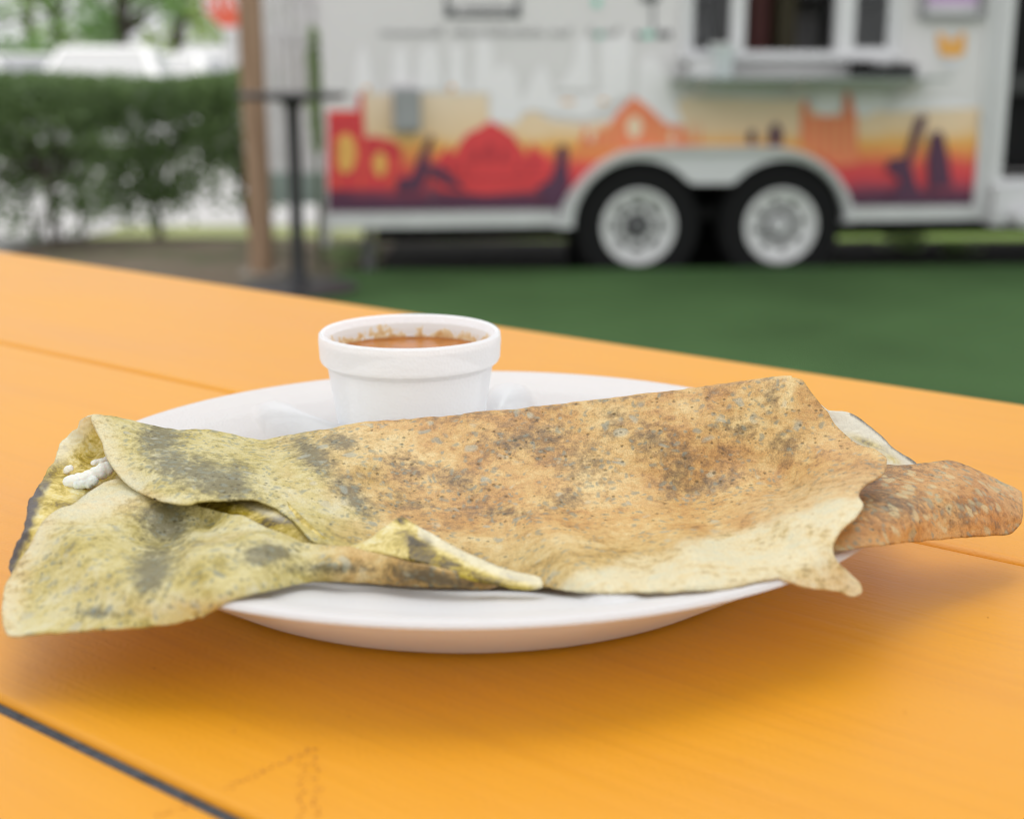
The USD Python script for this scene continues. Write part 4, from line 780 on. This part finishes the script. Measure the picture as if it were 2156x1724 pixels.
crease_x = [690, 1100, 1200, 1300, 1400, 1500, 1600, 1700, 1760, 1812, 1900]; crease_y = [1500, 1290, 1212, 1178, 1148, 1122, 1096, 1068, 1050, 1034, 1010]
def mask_top(x, y):
    nz = meshkit.fbm(np.c_[x / 60., y / 40., 0 * x], 3, 3) - .5
    crease = np.interp(x, crease_x, crease_y); cream = ss(-10, 16, y - crease + nz * 26)
    leftedge = ss(60, 0, x - np.interp(y, [870, 960, 1030, 1060], [195, 225, 285, 345])); cream = np.maximum(cream, .75 * leftedge)
    cream = np.maximum(cream, .5 * blob(x, y, 1700, 1040, 120, 30, -.25))
    green = np.clip(1 - ss(560, 900, x + nz * 160 - (y - 1000) * .5), 0, 1); green = np.maximum(green, .45 * ss(1090, 1180, y))
    dark = np.zeros_like(x)
    for b in ((335, 925, 45, 45, .6), (440, 1005, 110, 36, .35), (490, 1015, 45, 40, 0), (360, 975, 60, 40, .5), (660, 960, 60, 26, .75), (740, 1045, 60, 26, .75), (1290, 890, 40, 55, .15), (1235, 985, 60, 62, -.35), (1190, 1050, 60, 26, -.2), (1425, 1000, 26, 62, .45), (1625, 840, 26, 50, 0), (1650, 930, 46, 36, .3), (1560, 900, 60, 30, 0), (850, 975, 70, 34, .45), (960, 1010, 60, 26, .4), (1100, 930, 80, 30, 0), (1370, 930, 60, 40, .4), (1500, 1020, 70, 20, -.2), (1060, 1080, 60, 12, 0), (880, 1062, 40, 10, .2), (1160, 915, 50, 30, 0), (720, 930, 45, 22, 0)):
        dark = np.maximum(dark, (.54 if b[0] < 780 else .30) * blob(x, y, *b))
    return np.clip(np.c_[cream, green, dark * (1 - cream)], 0, 1)
dosa = thing('folded_crepe', 'large crisp folded crepe with browned spots lying across the white plate', 'crepe', (0, 0, 0))
T_poly = [(192, 876), (260, 884), (345, 905), (440, 909), (515, 924), (555, 930), (600, 920), (690, 905), (780, 890), (1000, 872), (1200, 851), (1450, 820), (1600, 801), (1668, 795), (1690, 802),
          (1712, 832), (1738, 862), (1765, 900), (1800, 930), (1842, 945), (1866, 965), (1862, 992), (1838, 1010), (1812, 1030), (1808, 1046), (1818, 1062), (1800, 1090), (1768, 1118), (1752, 1150), (1762, 1180), (1790, 1208), (1812, 1228), (1815, 1248), (1795, 1256), (1760, 1244), (1720, 1240),
          (1680, 1232), (1640, 1216), (1590, 1224), (1520, 1240), (1400, 1245), (1300, 1245), (1200, 1243), (1140, 1232), (1040, 1222), (940, 1200), (850, 1178), (760, 1160), (690, 1148), (655, 1136), (628, 1108), (585, 1070), (535, 1050), (450, 1052), (385, 1060), (340, 1054), (290, 1034), (255, 1006), (226, 964), (214, 925)]
T_ctrl = [(192, 876, .405), (345, 905, .412), (440, 909, .416), (555, 930, .418), (780, 890, .417), (1000, 872, .416), (1200, 851, .415), (1450, 820, .413), (1668, 795, .411), (1738, 862, .402), (1800, 930, .390), (1866, 965, .378),
          (226, 964, .388), (290, 1034, .372), (340, 1054, .364), (450, 1052, .364), (535, 1050, .366), (628, 1108, .352), (690, 1148, .346), (850, 1178, .347), (1040, 1222, .346), (1200, 1243, .342),
          (330, 960, .388), (420, 960, .392), (440, 1010, .374), (520, 1000, .380), (560, 965, .399), (640, 950, .403), (640, 1040, .375), (720, 1080, .371), (740, 1000, .388),
          (1000, 950, .402), (1000, 1030, .388), (1000, 1090, .378), (1000, 1150, .360), (850, 1090, .374), (850, 960, .402), (1200, 940, .402), (1200, 1030, .389), (1200, 1100, .379), (1200, 1160, .359), (1200, 1208, .346),
          (1450, 900, .401), (1450, 990, .391), (1450, 1060, .383), (1450, 1105, .366), (1450, 1136, .350), (1450, 1190, .341), (1400, 1243, .342), (1650, 880, .401), (1650, 960, .393), (1650, 1030, .381), (1650, 1060, .364), (1650, 1082, .352), (1650, 1140, .343), (1640, 1216, .335), (1812, 1030, .353), (1780, 980, .377), (1752, 1150, .331), (1815, 1248, .325), (1520, 1240, .340), (1740, 1055, .351)]
RID = set(range(0, 13))
sheet('top_layer', T_poly, T_ctrl, dosa, dosa_m, mask_top, rim=.30, rag=3.5, seed=2, ridge=RID, smoothing=.002, wrinkle=.0006, thick=.0006)

def mask_low(x, y):
    cream = ss(70, 0, x - np.interp(y, [1000, 1080, 1150, 1210, 1300], [240, 105, 62, 28, 5])) * .9
    cream = np.maximum(cream, 1.0 * blob(x, y, 205, 1062, 150, 36, -.2)); cream = np.maximum(cream, .45 * blob(x, y, 470, 1130, 110, 10, -.3))
    green = np.clip(1 - ss(620, 800, x), .25, 1)
    dark = .75 * blob(x, y, 350, 1100, 50, 45, .3); dark = np.maximum(dark, .62 * blob(x, y, 320, 1200, 40, 60, .4)); dark = np.maximum(dark, .7 * blob(x, y, 560, 1165, 60, 20, -.1)); dark = np.maximum(dark, .55 * blob(x, y, 900, 1215, 80, 16, .2)); dark = np.maximum(dark, .45 * blob(x, y, 200, 1290, 50, 14, 0)); dark = np.maximum(dark, .5 * blob(x, y, 700, 1195, 90, 14, 0))
    return np.clip(np.c_[cream, green, dark * (1 - .6 * cream)], 0, 1)
L_poly = [(255, 1003), (300, 1018), (350, 1042), (440, 1070), (520, 1092), (585, 1118), (640, 1142), (700, 1148), (760, 1156), (850, 1180), (950, 1206), (1050, 1232), (1000, 1243), (850, 1234), (668, 1226), (597, 1237), (492, 1263), (439, 1294), (351, 1316), (211, 1323), (100, 1332), (18, 1332), (4, 1290), (10, 1240), (28, 1205), (50, 1168), (68, 1138), (88, 1100), (112, 1076), (150, 1062), (172, 1046), (212, 1018)]
L_ctrl = [(255, 1003, .384), (350, 1040, .372), (450, 1052, .369), (540, 1068, .364), (645, 1130, .349), (112, 1076, .372), (68, 1138, .356), (28, 1205, .340), (4, 1290, .322), (18, 1332, .312), (211, 1323, .310), (351, 1316, .311), (492, 1263, .319), (668, 1226, .336), (850, 1234, .342), (1050, 1232, .345),
          (760, 1156, .342), (850, 1180, .337), (950, 1206, .331), (180, 1060, .372), (250, 1100, .361), (340, 1090, .365), (420, 1090, .365), (290, 1165, .351), (360, 1140, .357), (440, 1112, .361), (400, 1160, .332), (450, 1138, .335), (520, 1116, .342), (600, 1126, .342), (340, 1205, .328), (480, 1170, .325), (200, 1180, .341), (150, 1240, .328), (300, 1250, .319), (420, 1220, .317), (560, 1190, .324), (700, 1190, .333), (850, 1208, .336), (100, 1300, .318)]
sheet('lower_fold', L_poly, L_ctrl, dosa, dosa_m, mask_low, rag=3., seed=6, wrinkle=.0012, wr_scale=110., thick=.0007)
def mask_in(x, y):
    ex = np.interp(y, [870, 905, 935, 985, 1020, 1060, 1090, 1140, 1190, 1205], [188, 160, 128, 96, 80, 62, 55, 38, 14, 25])
    nz = meshkit.fbm(np.c_[x / 14., y / 14., 0 * x], 3, 8)
    char = ss(34, 6, x - ex + (nz - .5) * 34) * ss(985, 1030, y) + .9 * blob(x, y, 195, 1050, 40, 22, -.6) * ss(.4, .6, nz + .12)
    wh = .5 * ss(60, 10, x - ex) * ss(1000, 950, y)
    return np.clip(np.c_[wh, .26 + .2 * ss(900, 1000, y) + 0 * x, char], 0, 1)
I_poly = [(192, 876), (178, 876), (166, 884), (162, 903), (148, 912), (130, 932), (118, 960), (98, 986), (82, 1020), (62, 1058), (56, 1090), (40, 1138), (16, 1188), (30, 1206), (70, 1180), (150, 1110), (250, 1060), (320, 1050), (305, 1000), (260, 940), (225, 890)]
I_ctrl = [(192, 876, .408), (166, 884, .412), (130, 932, .410), (118, 960, .405), (62, 1058, .383), (16, 1188, .352), (70, 1180, .352), (150, 1110, .372), (250, 1060, .384), (320, 1050, .384), (260, 940, .403), (225, 890, .410), (170, 1000, .399), (150, 950, .408), (200, 940, .411)]
sheet('inner_layer', I_poly, I_ctrl, dosa, inner_m, mask_in, rag=14., seed=9, wrinkle=.0010, wr_scale=160., label='underside of the crepe smeared with green chutney, charred at its rim')
G_poly = [(330, 1035), (450, 1030), (545, 1030), (600, 1052), (650, 1100), (690, 1140), (700, 1165), (640, 1160), (560, 1130), (440, 1100), (340, 1080)]
G_ctrl = [(330, 1035, .380), (450, 1030, .381), (545, 1030, .380), (650, 1100, .354), (700, 1165, .346), (640, 1160, .347), (560, 1130, .355), (440, 1100, .366), (340, 1080, .374), (500, 1065, .3685), (580, 1090, .3595)]
sheet('chutney_layer', G_poly, G_ctrl, dosa, inner_m, lambda x, y: np.clip(np.c_[.55 * blob(x, y, 560, 1078, 50, 9, .35), .72 + 0 * x, 0 * x], 0, 1), rag=4., seed=10, wrinkle=.001, label='green chutney side showing under the top fold')
F_poly = [(735, 1154), (770, 1138), (805, 1112), (838, 1090), (850, 1088), (870, 1102), (920, 1130), (985, 1164), (1060, 1196), (1136, 1214), (1140, 1230), (1100, 1236), (1000, 1218), (900, 1188), (820, 1168)]
F_ctrl = [(735, 1154, .344), (838, 1090, .351), (850, 1088, .351), (920, 1130, .344), (1060, 1196, .333), (1140, 1222, .326), (1000, 1218, .326), (900, 1188, .331), (820, 1168, .336), (850, 1140, .339), (950, 1175, .332)]
def mask_flap(x, y):
    d = (y - np.interp(x, [735, 845, 920, 985, 1060, 1136], [1154, 1090, 1130, 1164, 1196, 1214]))
    up = ss(30, 14, d) * (x > 880)
    ol = np.clip(ss(22, 44, d) * (x > 860) + blob(x, y, 846, 1092, 16, 9) + .8 * blob(x, y, 880, 1150, 20, 16) + .3 * blob(x, y, 855, 1125, 14, 22), 0, 1)
    return np.clip(np.c_[np.maximum(.55 * up, .10 * (1 - ol)), .36 + .8 * ol, .55 * blob(x, y, 902, 1145, 9, 20, -.5)], 0, 1)
sheet('torn_flap', F_poly, F_ctrl, dosa, inner_m, mask_flap, rag=2., seed=12, wrinkle=.0004, label='small torn flap lifting at the front fold, olive inside')
R_poly = [(1742, 1010), (1800, 985), (1860, 978), (1922, 978), (1975, 972), (2002, 970), (2045, 982), (2100, 1008), (2148, 1034), (2152, 1060), (2150, 1100), (2130, 1122), (2105, 1127), (2000, 1134), (1920, 1142), (1840, 1150), (1770, 1158), (1738, 1150), (1728, 1080)]
R_ctrl = [(1742, 1010, .384), (1860, 978, .396), (1728, 1080, .360), (1800, 1060, .362), (1770, 1158, .339), (1900, 1060, .366), (1900, 1110, .355), (1920, 1142, .358), (1950, 1000, .390), (2002, 970, .404), (2000, 1050, .378), (2000, 1134, .370), (2050, 1010, .394), (2050, 1100, .376), (2090, 1060, .386), (2100, 1008, .404), (2150, 1034, .402), (2152, 1070, .394), (2130, 1122, .386)]
def mask_roll(x, y):
    d = .36 * blob(x, y, 1880, 1060, 90, 34, .1); d = np.maximum(d, .3 * blob(x, y, 2010, 1080, 40, 30)); d = np.maximum(d, .3 * blob(x, y, 1840, 1000, 90, 20, -.1))
    return np.clip(np.c_[.12 * ss(2060, 2140, x) + .10 * blob(x, y, 1990, 1000, 80, 22, .2), .10 + 0 * x, d], 0, 1)
roll_m = dosa_mat('dosa_roll_skin', True)
sheet('rolled_end', R_poly, R_ctrl, dosa, roll_m, mask_roll, rim=.35, rag=5., seed=15, pillow=.016, wrinkle=.0008)
K_poly = [(1690, 838), (1725, 850), (1745, 864), (1775, 866), (1795, 872), (1822, 890), (1850, 912), (1878, 940), (1905, 958), (1930, 976), (1900, 990), (1850, 992), (1780, 985), (1700, 940)]
K_ctrl = [(1690, 838, .414), (1725, 850, .413), (1795, 872, .413), (1850, 912, .410), (1930, 976, .404), (1900, 990, .402), (1780, 985, .398), (1700, 940, .407), (1740, 900, .410), (1830, 940, .406)]
def mask_back(x, y):
    e_ = np.interp(x, [1725, 1795, 1822, 1850, 1878, 1930], [850, 872, 890, 912, 940, 976]); d = y - e_
    return np.clip(np.c_[.92 - .7 * (blob(x, y, 1825, 932, 45, 9, .35) + blob(x, y, 1880, 968, 22, 8, .5)), .35 + .4 * blob(x, y, 1825, 932, 45, 9, .35), .8 * ss(7, 1, d) * (x > 1790)], 0, 1)
sheet('back_flap', K_poly, K_ctrl, dosa, inner_m, mask_back, rag=3., seed=17, step=3.5, wrinkle=.0004, label='pale inner side of the crepe at the back right with a browned rim')
# white filling shreds
cream_m = mat('cheese_white', (.88, .86, .78), .35, bump=(700., .0006), extra={'subsurface_weight': .2, 'subsurface_scale': .002})
def shred(pts, rad, seed):
    r = np.random.default_rng(seed); P = [at_y(x, y, Y) for x, y, Y in pts]; parts = []
    man = m3.Manifold()
    for a, b in zip(P[:-1], P[1:]):
        for k in range(5):
            f0, f1 = k / 5, (k + 1) / 5; p, q_ = a + (b - a) * f0, a + (b - a) * f1
            s0, s1 = rad * r.uniform(.85, 1.1), rad * r.uniform(.85, 1.1)
            man = man + m3.Manifold.batch_hull([m3.Manifold.sphere(s0, 14).translate(tuple(p + r.normal(size=3) * rad * .18)), m3.Manifold.sphere(s1, 14).translate(tuple(q_ + r.normal(size=3) * rad * .18))])
    m = tm(man.refine_to_length(rad * .35)); trimesh.smoothing.filter_taubin(m, iterations=8); return m
obj('cheese_shred', shred([(146, 1016, .389), (180, 1008, .389), (205, 996, .390), (228, 985, .392)], .0019, 1), cream_m, dosa, smooth=True)
obj('cheese_shred', shred([(165, 1022, .388), (195, 1010, .388)], .0015, 2), cream_m, dosa, smooth=True)
obj('cheese_shred', shred([(196, 974, .397), (222, 968, .398), (240, 962, .399)], .0009, 3), cream_m, dosa, smooth=True)
obj('cheese_shred', shred([(138, 990, .396), (150, 986, .396)], .0009, 4), cream_m, dosa, smooth=True)
